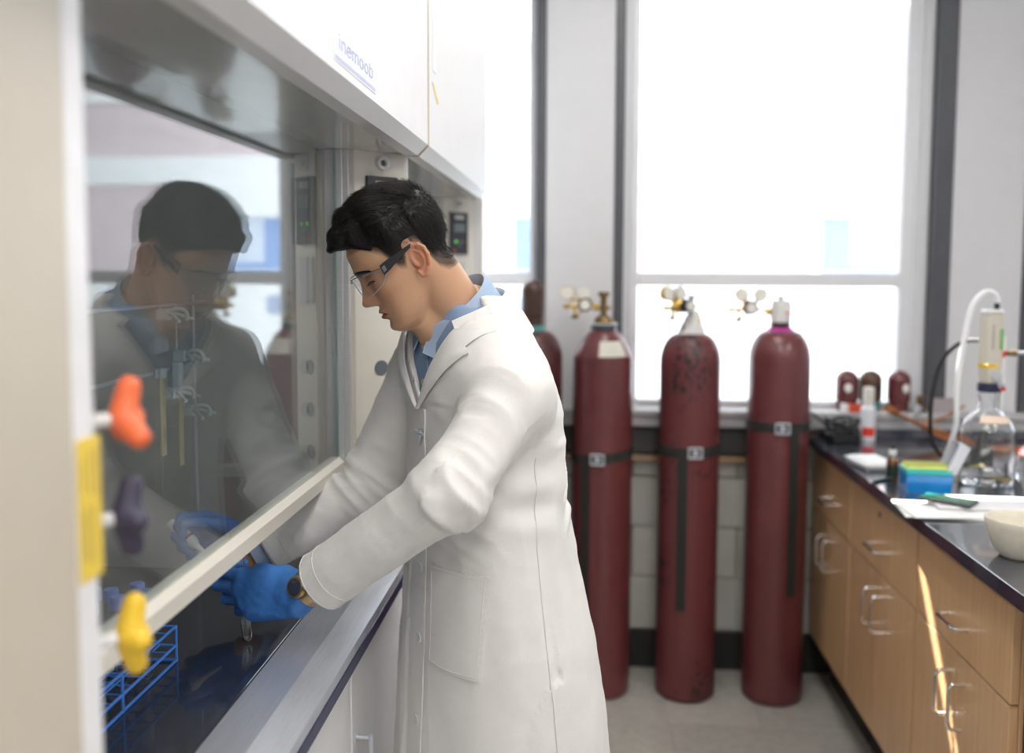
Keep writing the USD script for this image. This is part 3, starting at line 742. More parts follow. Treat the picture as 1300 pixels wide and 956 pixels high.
for k, (x, m, lab, mouth) in enumerate([(0.980, M_maroon, 'dark red steel cylinder cap on the sill, leftmost of three', -100), (1.066, mat('brown_cap', (0.10, 0.055, 0.03), 0.4, vary=0.4, scale=16), 'brown worn cylinder cap on the sill behind the white squeeze bottle', -60), (1.166, M_maroon, 'dark red steel cylinder cap on the sill, rightmost of three', -70)]):
    t = thing('valve_guard', lab, 'valve guard', (x, 3.505 if k != 1 else 3.51, SILL_Z), 0, 'spare cylinder caps on the sill')
    obj('shell', cap_mesh(), m, t, 40)
    a = math.radians(mouth); d = A3([math.cos(a), math.sin(a), 0])
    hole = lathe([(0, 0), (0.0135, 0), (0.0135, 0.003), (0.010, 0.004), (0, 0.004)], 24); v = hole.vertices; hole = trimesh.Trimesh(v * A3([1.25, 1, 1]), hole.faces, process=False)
    obj('vent_hole_disc', aim(hole, A3([0, 0, 0.085]) + d * 0.039, d), M_label if k != 1 else M_black, t, 40, 'round disc for the vent hole, light and dark painted in its colour')  # white disc stands for light through the hole, black one for shade
    if k == 1:
        obj('teal_band', lathe([(0.0362, 0.004), (0.0372, 0.004), (0.0372, 0.03), (0.0362, 0.03)], 36), mat('teal_band', (0.08, 0.30, 0.28), 0.5), t, 40)
# small valve beside the right cap
t = thing('needle_valve', 'small bronze needle valve beside the rightmost cylinder cap', 'valve', (1.225, 3.46, SILL_Z))
obj('body', join(rod((0, 0, 0), (0, 0, 0.05), 0.009), rod((-0.018, 0, 0.022), (0.02, 0, 0.022), 0.007)), M_bronze, t)
obj('handle', join(rod((-0.012, 0, 0.056), (0.024, 0, 0.060), 0.004), rod((0, 0, 0.05), (0, 0, 0.06), 0.004)), M_bronze, t)
t = thing('clear_beaker', 'small clear plastic cup between the caps and the needle valve', 'cup', (1.205, 3.425, SILL_Z))
obj('cup', lathe([(0, 0), (0.014, 0), (0.016, 0.03), (0.0148, 0.03), (0.013, 0.002), (0, 0.002)], 24), M_clear, t, 40)
t = thing('grey_carton', 'low grey carton at the right end of the window sill', 'box', (1.310, 3.46, SILL_Z))
obj('carton', box(-0.045, 0.045, -0.025, 0.025, 0, 0.050, 0.001), mat('mauve_card', (0.42, 0.37, 0.38), 0.7), t)
obj('flap', box(-0.046, 0.046, -0.0255, -0.004, 0.050, 0.0515, 0.0004), mat('mauve_card', (0.42, 0.37, 0.38), 0.7), t)
# copper-coloured tubing
M_copper = mat('copper_tubing', (0.55, 0.20, 0.06), 0.35, metal=0.5, vary=0.15)
t = thing('copper_tubing', 'orange-brown copper tubing trailing along the back of the bench', 'tubing')
for k in range(4):
    dz = 0.006 * k
    obj('tube', tube(spline([(1.08 + 0.01 * k, 3.43, SILL_Z + 0.012 + dz), (1.16, 3.385 - 0.012 * k, 0.992 + dz * 0.3), (1.25 + 0.015 * k, 3.30 - 0.014 * k, 0.945 + dz * 0.4), (1.36, 3.22 - 0.012 * k, 0.930 + dz * 0.2), (1.52, 3.24 - 0.014 * k, 0.927 + dz * 0.1)], 40), 0.0030, 8), M_copper, t)
obj('tube', tube(spline([(1.20, 3.345, 0.99), (1.27, 3.365, 1.0), (1.33, 3.41, 1.018), (1.37, 3.42, 1.04)], 24), 0.0042, 8), M_copper, t)
t = thing('yellow_lead', 'thin yellow and black lead on the bench left of the big glass bottle', 'lead')
for k, dz in enumerate((0.0, 0.02)):
    obj('wire', tube(spline([(1.06, 2.86 - 0.05 * k, BT + 0.0062), (1.10, 2.84 - 0.05 * k, BT + 0.012 + dz * 0.3), (1.16, 2.87, BT + 0.008), (1.24, 2.93 + 0.02 * k, BT + 0.0062)], 24), 0.003, 8), M_yellow if k == 0 else mat('olive_lead', (0.36, 0.32, 0.03), 0.5), t)

# glass
M_glass = mat('clear_glass', (0.97, 0.98, 0.985), 0.0, trans=1.0, ior=1.47, vary=0.004)


def vessel(profile, th):
    """Outer profile (bottom to mouth) and the inner wall th inside it, as one closed solid."""
    o = [A3(q, float) for q in profile]
    inner = []
    for i in range(len(o) - 1, 0, -1):
        r, z = o[i]
        inner.append((max(r - th, 0.0), max(z, o[0][1] + th)))
    return lathe([(0, o[0][1])] + [tuple(q) for q in o[1:]] + inner + [(0, o[0][1] + th)], 56)


t = thing('glass_bottle', 'large clear glass bottle carrying the beige pump on its neck', 'bottle', (1.146, 2.70, BT))
obj('bottle', vessel([(0, 0), (0.062, 0), (0.070, 0.006), (0.0715, 0.02), (0.0715, 0.135), (0.069, 0.155), (0.060, 0.178), (0.044, 0.197), (0.030, 0.208), (0.0255, 0.218), (0.0255, 0.245), (0.029, 0.248), (0.029, 0.262)], 0.0028), M_glass, t, 50)
obj('water', lathe([(0, 0.0035), (0.0675, 0.0035), (0.0682, 0.02), (0.0682, 0.033), (0, 0.033)], 48), mat('water', (0.98, 0.99, 1.0), 0.0, trans=1.0, ior=1.33, vary=0.0), t, 40)
lab = lathe([(0.0600, 0.1795), (0.0440, 0.1985), (0.0444, 0.1995), (0.0604, 0.1805)], 64)
ang = np.arctan2(lab.triangles_center[:, 1], lab.triangles_center[:, 0]); lab.update_faces((ang > -2.3) & (ang < -0.7))
obj('paper_label', lab, mat('peach_label', (0.76, 0.60, 0.48), 0.7), t, 40, 'peach paper label on the shoulder')
t = thing('bottle_pump', 'beige handheld dispenser standing in the neck of the large glass bottle', 'dispenser', (1.146, 2.70, BT + 0.2625))
M_beige = mat('beige_plastic', (0.60, 0.56, 0.47), 0.45, vary=0.03)
obj('collar', lathe([(0, 0), (0.031, 0), (0.031, 0.022), (0.022, 0.026), (0, 0.026)], 28), mat('navy_plastic', (0.02, 0.025, 0.06), 0.35), t, 40)
obj('body', moved(join(prism([(-0.019, 0.026), (0.019, 0.026), (0.024, 0.075), (0.0255, 0.205), (0.020, 0.222), (-0.020, 0.222), (-0.0255, 0.205), (-0.024, 0.075)], -0.018, 0.018, 'y')), (0, 0, 0), 20), M_beige, t, 40)
obj('top_cap', box(-0.025, 0.025, -0.022, 0.022, 0.2205, 0.232, 0.004), M_white, t)
obj('hose_port', rod((0.012, 0, 0.231), (0.012, 0, 0.250), 0.0075), M_black, t)
obj('green_strip', moved(box(-0.0028, 0.0028, -0.0185, -0.0165, 0.120, 0.178, 0.0005), (0.017, 0, 0), 20), mat('green_strip', (0.10, 0.55, 0.08), 0.4), t)
obj('yellow_band', moved(box(-0.023, 0.012, -0.0192, 0.0192, 0.068, 0.080, 0.001), (-0.002, 0, 0), 20), M_yellow, t)
obj('scale_mark', moved(box(-0.012, -0.006, -0.0186, -0.0175, 0.12, 0.19, 0.0003), (0, 0, 0), 20), mat('grey_print2', (0.35, 0.34, 0.32), 0.6), t)
obj('stopcock', join(rod((0.010, -0.024, 0.045), (0.010, -0.012, 0.045), 0.014), rod((0.020, -0.022, 0.020), (0.020, -0.034, 0.020), 0.009)), M_clear, t)
obj('red_mark', rod((0.024, -0.026, 0.012), (0.024, -0.034, 0.012), 0.007), mat('red_mark', (0.7, 0.08, 0.06), 0.4), t)
obj('side_nozzle', join(rod((0.034, 0.0, -0.05), (0.034, 0, 0.155), 0.0075, 0.006), rod((0.02, 0, 0.11), (0.034, 0, 0.11), 0.004)), M_white, t)
obj('red_tip', rod((0.034, 0, 0.098), (0.034, 0, 0.116), 0.0085), mat('red_mark', (0.7, 0.08, 0.06), 0.4), t)
t = thing('white_hose', 'white flexible hose arching from the dispenser down behind the bottle', 'hose')
obj('hose', tube(spline(A3([-0.019, 0, 0]) + A3([(1.177, 2.70, BT + 0.512), (1.172, 2.698, BT + 0.533), (1.150, 2.694, BT + 0.545), (1.118, 2.690, BT + 0.524), (1.094, 2.688, BT + 0.455), (1.080, 2.690, BT + 0.35), (1.076, 2.695, BT + 0.25), (1.082, 2.71, BT + 0.16), (1.075, 2.75, BT + 0.07), (1.085, 2.80, BT + 0.008)]), 70), 0.0075, 12), mat('white_hose', (0.80, 0.80, 0.83), 0.35), t, 60)
t = thing('black_hose', 'black rubber hose curving from the dispenser towards the back of the bench', 'hose')
obj('hose', tube(spline(A3([-0.019, 0, 0]) + A3([(1.142, 2.722, BT + 0.405), (1.115, 2.75, BT + 0.400), (1.075, 2.80, BT + 0.345), (1.060, 2.83, BT + 0.25), (1.066, 2.86, BT + 0.15), (1.10, 2.90, BT + 0.06), (1.15, 2.93, BT + 0.018), (1.25, 2.95, BT + 0.012)]), 60), 0.0058, 10), M_rubber, t, 60)
# retort stand holding the dispenser
t = thing('retort_stand', 'steel retort stand whose clamp arm reaches the beige dispenser from the right', 'stand', (1.46, 2.80, BT))
obj('base', box(-0.09, 0.07, -0.06, 0.06, 0.0, 0.012, 0.003), M_black, t)
obj('upright', rod((0, 0, 0.012), (0, 0, 0.62), 0.006), M_steel, t)
obj('boss', cbox(-0.005, -0.012, 0.372, 0.03, 0.034, 0.03, 0.004), M_bronze, t)
obj('clamp_arm', rod((0.02, -0.02, 0.372), (-0.254, -0.102, 0.372), 0.0055), M_steel, t)
obj('clamp_jaw', rod((-0.247, -0.100, 0.372), (-0.275, -0.1085, 0.372), 0.0095, 0.006), M_bronze, t)
# second glass vessel
t = thing('round_flask', 'round clear glass flask with a red band on its shoulder', 'flask', (1.236, 2.54, BT))
prof = [(0, 0), (0.045, 0), (0.056, 0.004)] + [(0.078 * math.sin(a), 0.080 - 0.080 * math.cos(a)) for a in np.linspace(0.90, 2.72, 14)] + [(0.026, 0.160), (0.0245, 0.175), (0.0245, 0.215), (0.029, 0.218), (0.029, 0.226)]
obj('flask', vessel(prof, 0.0026), M_glass, t, 50)
a0, a1 = 2.03, 2.22
obj('red_band', lathe([(0.0785 * math.sin(a0), 0.080 - 0.0805 * math.cos(a0)), (0.0785 * math.sin(a1), 0.080 - 0.0805 * math.cos(a1)), (0.0795 * math.sin(a1), 0.080 - 0.0815 * math.cos(a1)), (0.0795 * math.sin(a0), 0.080 - 0.0815 * math.cos(a0))], 56), mat('red_band', (0.80, 0.10, 0.10), 0.4), t, 40)
obj('stopper', lathe([(0, 0.20), (0.021, 0.20), (0.0235, 0.226), (0.025, 0.245), (0.022, 0.252), (0, 0.252)], 28), M_white, t, 40)
t = thing('black_pump_head', 'dark coiled connector behind the large glass bottle', 'connector', (1.265, 3.02, BT))
for k in range(4):
    a = np.linspace(0, 2 * math.pi * 0.98, 26)
    obj('coil', tube(np.stack([0.035 * np.cos(a), 0.03 * np.sin(a), 0.006 + 0.011 * k + 0 * a], 1), 0.0055, 8), M_rubber, t)
obj('plug', rod((0.0, 0, 0.0), (0.0, 0.0, 0.10), 0.016, 0.010), M_black, t)

# =================================================================== gas cylinders
CY = 3.295
M_chip = usdkit.material(stage, '/World/Looks/chipped_maroon', {
    'tc': ('texture_coordinate', {}), 'mp': ('mapping', {'scale': (1, 1, 0.6)}), 'n': ('noise_texture', {'scale': 75.0, 'detail': 3.0}), 'big': ('noise_texture', {'scale': 7.0, 'detail': 2.0}),
    'add': ('math', {'math_type': 'add'}), 'r': ('rgb_ramp', {'ramp': [(0.57, (0, 0, 0)), (0.60, (1, 1, 1))]}), 'half': ('math', {'math_type': 'multiply', 'value2': 0.5}),
    'm': ('mix_color', {'a': (0.135, 0.032, 0.035), 'b': (0.015, 0.012, 0.013)}), 'p': ('principled_bsdf', {'roughness': 0.4})},
    [('tc.object', 'mp.vector'), ('mp.vector', 'n.vector'), ('mp.vector', 'big.vector'), ('n.fac', 'add.value1'), ('big.fac', 'add.value2'), ('add.value', 'half.value1'), ('half.value', 'r.fac'), ('r.color', 'm.fac'), ('m.result', 'p.base_color')], surface='p.BSDF')
M_strap = mat('black_webbing', (0.02, 0.022, 0.02), 0.8, vary=0.15, scale=200)
M_wrap = mat('white_wrap', (0.70, 0.69, 0.68), 0.6, vary=0.06)
M_gaugeface = mat('gauge_face', (0.80, 0.78, 0.72), 0.3)


def dome_profile(r, z0, z1, rn, kind):
    """From the cylinder wall at z0 up to the neck of radius rn at z1."""
    pts = []
    for s in np.linspace(0, 1, 14):
        a = s * math.pi / 2
        if kind == 'dome':
            pts.append((rn + (r - rn) * math.cos(a), z0 + (z1 - z0) * math.sin(a)))
        else:
            b = 0.75 * s + 0.25 * (1 - math.cos(a))
            pts.append((r + (rn - r) * b, z0 + (z1 - z0) * (0.55 * s + 0.45 * math.sin(a))))
    return pts


def strap_thing(x, z, r, tail_x, tail_z, label, lift=0.0, buckle=0.040):
    t = thing('cylinder_strap', label, 'strap', (x, CY, 0))
    band = lathe([(r + 0.0006, z - 0.016), (r + 0.0034, z - 0.016), (r + 0.0034, z + 0.016), (r + 0.0006, z + 0.016), (r + 0.0006, z - 0.016)], 48)
    v = band.vertices.copy(); v[:, 2] += lift * v[:, 0] / r + 0.0; band = trimesh.Trimesh(v, band.faces, process=False)
    obj('band', band, M_strap, t, 40)
    d = A3([tail_x, -math.sqrt(max(r * r - tail_x * tail_x, 0)), 0]); n = d / np.linalg.norm(d); s = np.cross(n, (0, 0, 1.0)); zt = np.linspace(z + lift * tail_x / r, tail_z, 14)
    P = np.stack([np.stack([d + n * (0.0055 + 0.0012 * math.sin(k * 1.3)) + s * w + A3([0, 0, q]) for w in (-0.016, 0.0, 0.016)]) for k, q in enumerate(zt)])
    obj('tail', sheet(P, 0.0022), M_strap, t, 40)
    bx = tail_x + buckle
    d = A3([bx, -math.sqrt(max(r * r - bx * bx, 0)), 0]); n = d / np.linalg.norm(d)
    fr = []
    for (a, b, c0, c1) in ((-0.026, 0.026, 0.014, 0.020), (-0.026, 0.026, -0.020, -0.014), (-0.026, -0.020, -0.02, 0.02), (0.020, 0.026, -0.02, 0.02), (-0.009, -0.001, -0.012, 0.012), (-0.004, 0.012, -0.006, 0.006)):
        fr.append(box(a, b, c0, c1, 0, 0.005, 0.0015))
    q = join(*fr); T = np.eye(4); s = np.cross((0, 0, 1.0), n); T[:3, :3] = np.stack([s, A3([0, 0, 1.0]), n], 1); T[:3, 3] = d + n * 0.0045 + A3([0, 0, z + lift * bx / r]); q.apply_transform(T)
    obj('buckle', q, M_steel, t)
    return t


def gas_cylinder(x, r, shoulder, neck_z, neck_r, kind, m, label):
    t = thing('gas_cylinder', label, 'gas cylinder', (x, CY, 0))
    prof = [(0, 0), (r - 0.012, 0), (r - 0.002, 0.008), (r, 0.02), (r, shoulder)] + dome_profile(r, shoulder, neck_z, neck_r, kind)[1:] + [(0, neck_z)]
    obj('body', lathe(prof, 64), m, t, 50)
    return t


def regulator(t, vx, vz, kx, kz, gauges, yaw, m_body=M_brass):
    """Regulator on the valve outlet at (vx, vz): the body to the left of it, the pressure knob towards the room, two gauges above."""
    c, s = math.cos(yaw), math.sin(yaw)

    def W(a, d, z):      # a: along the regulator away from the valve (towards -x), d: towards the room, z up
        return A3([vx - a * c - d * s, -(d * c) + a * s, z]) if yaw else A3([vx - a, -d, z])
    L = vx - kx
    reg = obj('regulator', join(aim(lathe([(0, -0.024), (0.021, -0.024), (0.026, -0.018), (0.026, 0.014), (0.021, 0.020), (0, 0.020)], 32), W(L, 0.0, kz), W(0, 1, 0) - W(0, 0, 0)),
                                rod(W(-0.004, 0, vz), W(L - 0.02, 0, vz * 0.5 + kz * 0.5), 0.0055), rod(W(0.0, 0, vz), W(0.020, 0, vz), 0.0125, n=6), rod(W(L, 0, kz - 0.005), W(L + 0.066, 0, kz - 0.008), 0.0060), rod(W(L + 0.055, 0, kz - 0.008), W(L + 0.078, 0, kz - 0.008), 0.0095, 0.006, n=6)), m_body, t, 30, 'brass pressure regulator')
    n = W(0, 1, 0) - W(0, 0, 0)
    obj('knob', aim(lathe([(0, 0), (0.019, 0), (0.0235, 0.004), (0.0235, 0.030), (0.0205, 0.034), (0.019, 0.0335), (0, 0.0335)], 30), W(L, 0.02, kz), n), M_black, reg, 40, 'black adjusting knob')
    obj('knob_face', aim(lathe([(0, 0), (0.018, 0), (0.018, 0.0012), (0, 0.0016)], 30), W(L, 0.0536, kz), n), M_gaugeface, reg, 40, 'pale knob disc')
    for k, (gx, gz) in enumerate(gauges):
        cpt = W(vx - gx, 0.006, gz)
        obj('gauge', join(aim(lathe([(0, -0.014), (0.023, -0.014), (0.025, -0.010), (0.025, 0.008), (0.0235, 0.011), (0.0225, 0.009), (0, 0.009)], 32), cpt, n), rod(W(L + (0.008 if k == 0 else -0.008), 0.0, kz + 0.018), cpt + A3([0, 0, -0.022]), 0.005)), M_alu if k else M_brass, reg, 40, 'round pressure gauge')
        obj('gauge_dial', aim(lathe([(0, 0.0092), (0.0222, 0.0092), (0.0222, 0.0104), (0, 0.0106)], 32), cpt, n), M_gaugeface, reg, 40)
    bz = kz - 0.034
    obj('outlet_valve', join(rod(W(L + 0.036, 0, kz - 0.008), W(L + 0.036, 0, bz - 0.008), 0.0055), rod(W(L + 0.036, 0, bz - 0.010), W(L + 0.010, 0, kz - 0.022), 0.003)), m_body, reg)
    obj('outlet_knob', aim(lathe([(0, 0), (0.012, 0), (0.013, 0.003), (0.012, 0.010), (0, 0.011)], 20), W(L + 0.036, 0, bz - 0.006), (0, 0, -1)), M_black, reg, 40)
    return reg


# cylinder with conical shoulders
t = gas_cylinder(0.075, 0.1055, 1.212, 1.312, 0.040, 'cone', M_maroon, 'maroon gas cylinder with conical shoulders nearest the man, brass valve on top')
obj('neck_ring', lathe([(0, 1.31), (0.044, 1.31), (0.046, 1.316), (0.046, 1.326), (0.038, 1.330), (0, 1.330)], 40), mat('grey_blue_collar', (0.06, 0.08, 0.11), 0.4), t, 40)
obj('hang_tag', lathe([(0, 1.3305), (0.050, 1.3305), (0.050, 1.3335), (0, 1.3335)], 32), M_label, t, 40)
obj('bronze_collar', lathe([(0, 1.334), (0.034, 1.334), (0.035, 1.340), (0.030, 1.352), (0.016, 1.362), (0, 1.362)], 32), M_bronze, t, 40)
obj('valve', join(rod((0, 0, 1.36), (0, 0, 1.432), 0.0125), rod((-0.02, 0, 1.388), (0.024, 0, 1.388), 0.008), lathe([(0, 1.428), (0.019, 1.428), (0.0215, 1.434), (0.0215, 1.441), (0.018, 1.444), (0, 1.444)], 24)), M_bronze, t, 30)
lab = lathe([(0.0925, 1.2595), (0.0710, 1.2940), (0.0718, 1.2948), (0.0933, 1.2603)], 72)
P = []
for aa in np.linspace(-1.75, -0.72, 14):
    row = []
    for zz in np.linspace(0, 1, 4):
        rr = np.interp(1.222 + 0.052 * zz, [q[1] for q in dome_profile(0.1055, 1.212, 1.312, 0.040, 'cone')], [q[0] for q in dome_profile(0.1055, 1.212, 1.312, 0.040, 'cone')]) + 0.0015
        row.append((rr * math.cos(aa), rr * math.sin(aa), 1.222 + 0.052 * zz))
    P.append(row)
obj('label', sheet(P, 0.0008), mat('aged_label', (0.62, 0.60, 0.52), 0.6, vary=0.08), t, 40, 'cream label on the shoulder')
obj('yellow_sticker', aim(lathe([(0, 0), (0.014, 0), (0.014, 0.001), (0, 0.001)], 18), (0.036, -0.050, 1.287), (0.45, -0.6, 0.66)), M_yellow, t, 40)
regulator(t, -0.018, 1.390, -0.066, 1.400, [(-0.128, 1.440), (-0.072, 1.440)], 0.0)
# chipped cylinder
t = gas_cylinder(0.380, 0.1055, 1.195, 1.300, 0.046, 'dome', M_chip, 'maroon gas cylinder with chipped paint and white tag, in the middle of the row')
obj('neck', lathe([(0, 1.295), (0.030, 1.295), (0.030, 1.318), (0, 1.318)], 28), M_bronze, t, 40)
wrap = lathe([(0, 1.298), (0.050, 1.298), (0.047, 1.312), (0.036, 1.335), (0.026, 1.362), (0.014, 1.382), (0, 1.384)], 40)
v = wrap.vertices.copy(); v[:, :2] *= (1 + 0.16 * (meshkit.noise(v * 45, 3) - 0.5))[:, None]; v[:, 0] += 0.12 * (v[:, 2] - 1.298)
obj('tag_wrap', trimesh.Trimesh(v, wrap.faces, process=False), M_wrap, t, 60, 'crumpled white tag round the neck')
obj('yellow_mark', aim(lathe([(0, 0), (0.006, 0), (0.006, 0.001), (0, 0.001)], 14), (0.028, -0.030, 1.350), (0.5, -0.7, 0.5)), M_yellow, t, 40)
obj('dark_mark', moved(box(-0.004, 0.004, -0.002, 0.002, -0.014, 0.014, 0.001), (-0.030, -0.033, 1.325), 35, 0, 0), mat('dark_red_mark', (0.10, 0.02, 0.02), 0.5), t)
obj('valve', join(rod((0, 0, 1.37), (0, 0, 1.43), 0.011), rod((-0.018, 0, 1.395), (0.02, 0, 1.395), 0.008), lathe([(0, 1.424), (0.026, 1.428), (0.028, 1.433), (0.02, 1.437), (0, 1.437)], 24)), M_steel, t, 30)
regulator(t, -0.016, 1.393, -0.046, 1.398, [(-0.112, 1.441), (-0.056, 1.441)], -0.62)
# third cylinder
t = gas_cylinder(0.688, 0.1055, 1.205, 1.312, 0.046, 'dome', M_maroon, 'maroon gas cylinder with a magenta neck ring, beside the wooden bench cabinets')
obj('neck', lathe([(0, 1.31), (0.033, 1.31), (0.034, 1.338), (0.028, 1.342), (0, 1.342)], 32), mat('dark_bronze_neck', (0.05, 0.03, 0.025), 0.4), t, 40)
obj('magenta_ring', lathe([(0.0470, 1.3115), (0.066, 1.2985), (0.067, 1.3005), (0.036, 1.324), (0.034, 1.3205)], 40), mat('magenta_band', (0.45, 0.03, 0.28), 0.4), t, 40)
wrap = lathe([(0, 1.342), (0.034, 1.342), (0.036, 1.36), (0.034, 1.40), (0.030, 1.418), (0, 1.420)], 36)
v = wrap.vertices.copy(); v[:, :2] *= (1 + 0.2 * (meshkit.noise(v * 40, 9) - 0.5))[:, None]
obj('bag_wrap', trimesh.Trimesh(v, wrap.faces, process=False), M_wrap, t, 60, 'white wrap over the valve')
obj('red_mark', aim(lathe([(0, 0), (0.005, 0), (0.005, 0.0015), (0, 0.0015)], 12), (0.014, -0.036, 1.375), (0.3, -0.95, 0)), mat('red_mark', (0.7, 0.08, 0.06), 0.4), t, 40)
obj('valve', lathe([(0, 1.416), (0.008, 1.416), (0.008, 1.424), (0.022, 1.427), (0.023, 1.432), (0.010, 1.435), (0, 1.435)], 24), M_steel, t, 40)
regulator(t, -0.032, 1.378, -0.108, 1.392, [(-0.136, 1.437), (-0.072, 1.437)], 0.0)
obj('tag_string', tube(spline([(0.03, -0.01, 1.345), (0.055, -0.02, 1.335), (0.070, -0.02, 1.30), (0.085, -0.03, 1.275)], 16), 0.0018, 6), M_wrap, t)
# fourth cylinder behind the man, capped
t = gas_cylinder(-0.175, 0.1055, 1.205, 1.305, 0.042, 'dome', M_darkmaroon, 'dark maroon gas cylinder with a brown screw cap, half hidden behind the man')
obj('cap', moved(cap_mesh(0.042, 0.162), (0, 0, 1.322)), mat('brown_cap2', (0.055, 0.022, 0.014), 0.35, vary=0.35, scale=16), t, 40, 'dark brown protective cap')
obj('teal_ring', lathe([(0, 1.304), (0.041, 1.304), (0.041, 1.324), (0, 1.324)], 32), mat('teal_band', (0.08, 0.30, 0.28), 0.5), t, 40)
strap_thing(0.075, 0.868, 0.1055, -0.058, 0.318, 'black webbing strap with steel buckle round the gas cylinder nearest the man', 0.012)
strap_thing(0.380, 0.895, 0.1055, -0.030, 0.337, 'black webbing strap with steel buckle round the chipped gas cylinder', 0.004)
strap_thing(0.688, 0.985, 0.1055, 0.034, 0.400, 'black webbing strap with steel buckle round the gas cylinder beside the cabinets', 0.0, -0.040)
strap_thing(-0.175, 0.880, 0.1055, -0.02, 0.500, 'black webbing strap round the dark cylinder behind the man', 0.0)

# =================================================================== the man
TF, TL = A3([-0.8, -0.6, 0.0]), A3([0.6, -0.8, 0.0])       # where the torso faces; towards his left side
SEC = A3([  # z, centre x, centre y, half width, half depth
    (0.50, -0.130, 1.610, 0.250, 0.185), (0.75, -0.136, 1.605, 0.224, 0.168), (0.90, -0.142, 1.600, 0.202, 0.154), (1.05, -0.152, 1.592, 0.172, 0.136),
    (1.14, -0.160, 1.587, 0.160, 0.128), (1.28, -0.163, 1.587, 0.168, 0.124), (1.36, -0.178, 1.594, 0.166, 0.112), (1.42, -0.190, 1.597, 0.130, 0.094), (1.47, -0.198, 1.596, 0.086, 0.080)])
SEC[:, 1] -= 0.008; SEC[:, 3] *= 0.94; SEC[:, 4] *= 0.93
L_SH, L_EL, L_WR = A3([-0.110, 1.468, 1.318]), A3([-0.202, 1.350, 1.186]), A3([-0.418, 1.412, 1.020])
R_SH, R_EL, R_WR = A3([-0.290, 1.73, 1.345]), A3([-0.400, 1.70, 1.110]), A3([-0.590, 1.645, 1.004])
NECK_B = A3([-0.196, 1.594, 1.445])


def section(p, shrink=0.0):
    z = p[:, 2]
    cx, cy, a, b = (np.interp(z, SEC[:, 0], SEC[:, k]) for k in (1, 2, 3, 4))
    a, b = a - shrink, b - shrink
    qx, qy = p[:, 0] - cx, p[:, 1] - cy
    u, v = qx * TL[0] + qy * TL[1], qx * TF[0] + qy * TF[1]
    n = 2.3
    e = (np.abs(u / a) ** n + np.abs(v / b) ** n) ** (1 / n) + 1e-6
    g = np.sqrt((u / a ** 2) ** 2 + (v / b ** 2) ** 2) / e + 1e-6
    return (e - 1) / g * np.clip(e, 0.3, 1), u, v


def folds(p, a, b, along, around, seed):
    """Ridged noise in the frame of the bone a-b: rings and spirals of cloth."""
    d = (b - a) / np.linalg.norm(b - a); F = frame_to(d); q = (p - a) @ F
    n = meshkit.noise(np.stack([q[:, 0] / around, q[:, 1] / around, q[:, 2] / along + q[:, 0] / around * 0.9], 1) + 40, seed)
    return (1 - np.abs(2 * n - 1)) ** 1.5


def coat_sdf(p, cut=True):
    d, u, v = section(p)
    z = p[:, 2]
    d = np.maximum(d, z - 1.475)
    sh = capsule(p, L_SH + TL * -0.02, R_SH - TL * -0.02, 0.058, 0.058)
    d = smin(d, sh, 0.05)
    for S in (L_SH, R_SH):
        d = smin(d, capsule(p, NECK_B + A3([0, 0, -0.02]), S + A3([0, 0, -0.002]), 0.054, 0.052), 0.04)
    for S, E, W in ((L_SH, L_EL, L_WR), (R_SH, R_EL, R_WR)):
        up = capsule(p, S, E, 0.061, 0.049)
        fo = capsule(p, E, W, 0.049, 0.049)
        dr = (W - E) / np.linalg.norm(W - E)
        end = (p - W) @ dr + 0.012
        fo = np.maximum(fo, end)
        arm = smin(up, fo, 0.03)
        d = smin(d, arm, 0.022)
        d = np.maximum(d, -np.maximum(capsule(p, E, W + dr * 0.05, 0.040, 0.0395), -(end + 0.05)))
    d = np.maximum(d, 0.50 - z)
    if cut:
        w = np.abs(u + 0.004) - (z - 1.293) * 0.68
        d = np.maximum(d, -np.maximum(np.maximum(w, 0.01 - v), 1.297 - z))
        d = np.maximum(d, -(np.linalg.norm((p - NECK_B)[:, :2], axis=1) - 0.066 + 3 * np.maximum(1.40 - z, 0)))
    return d


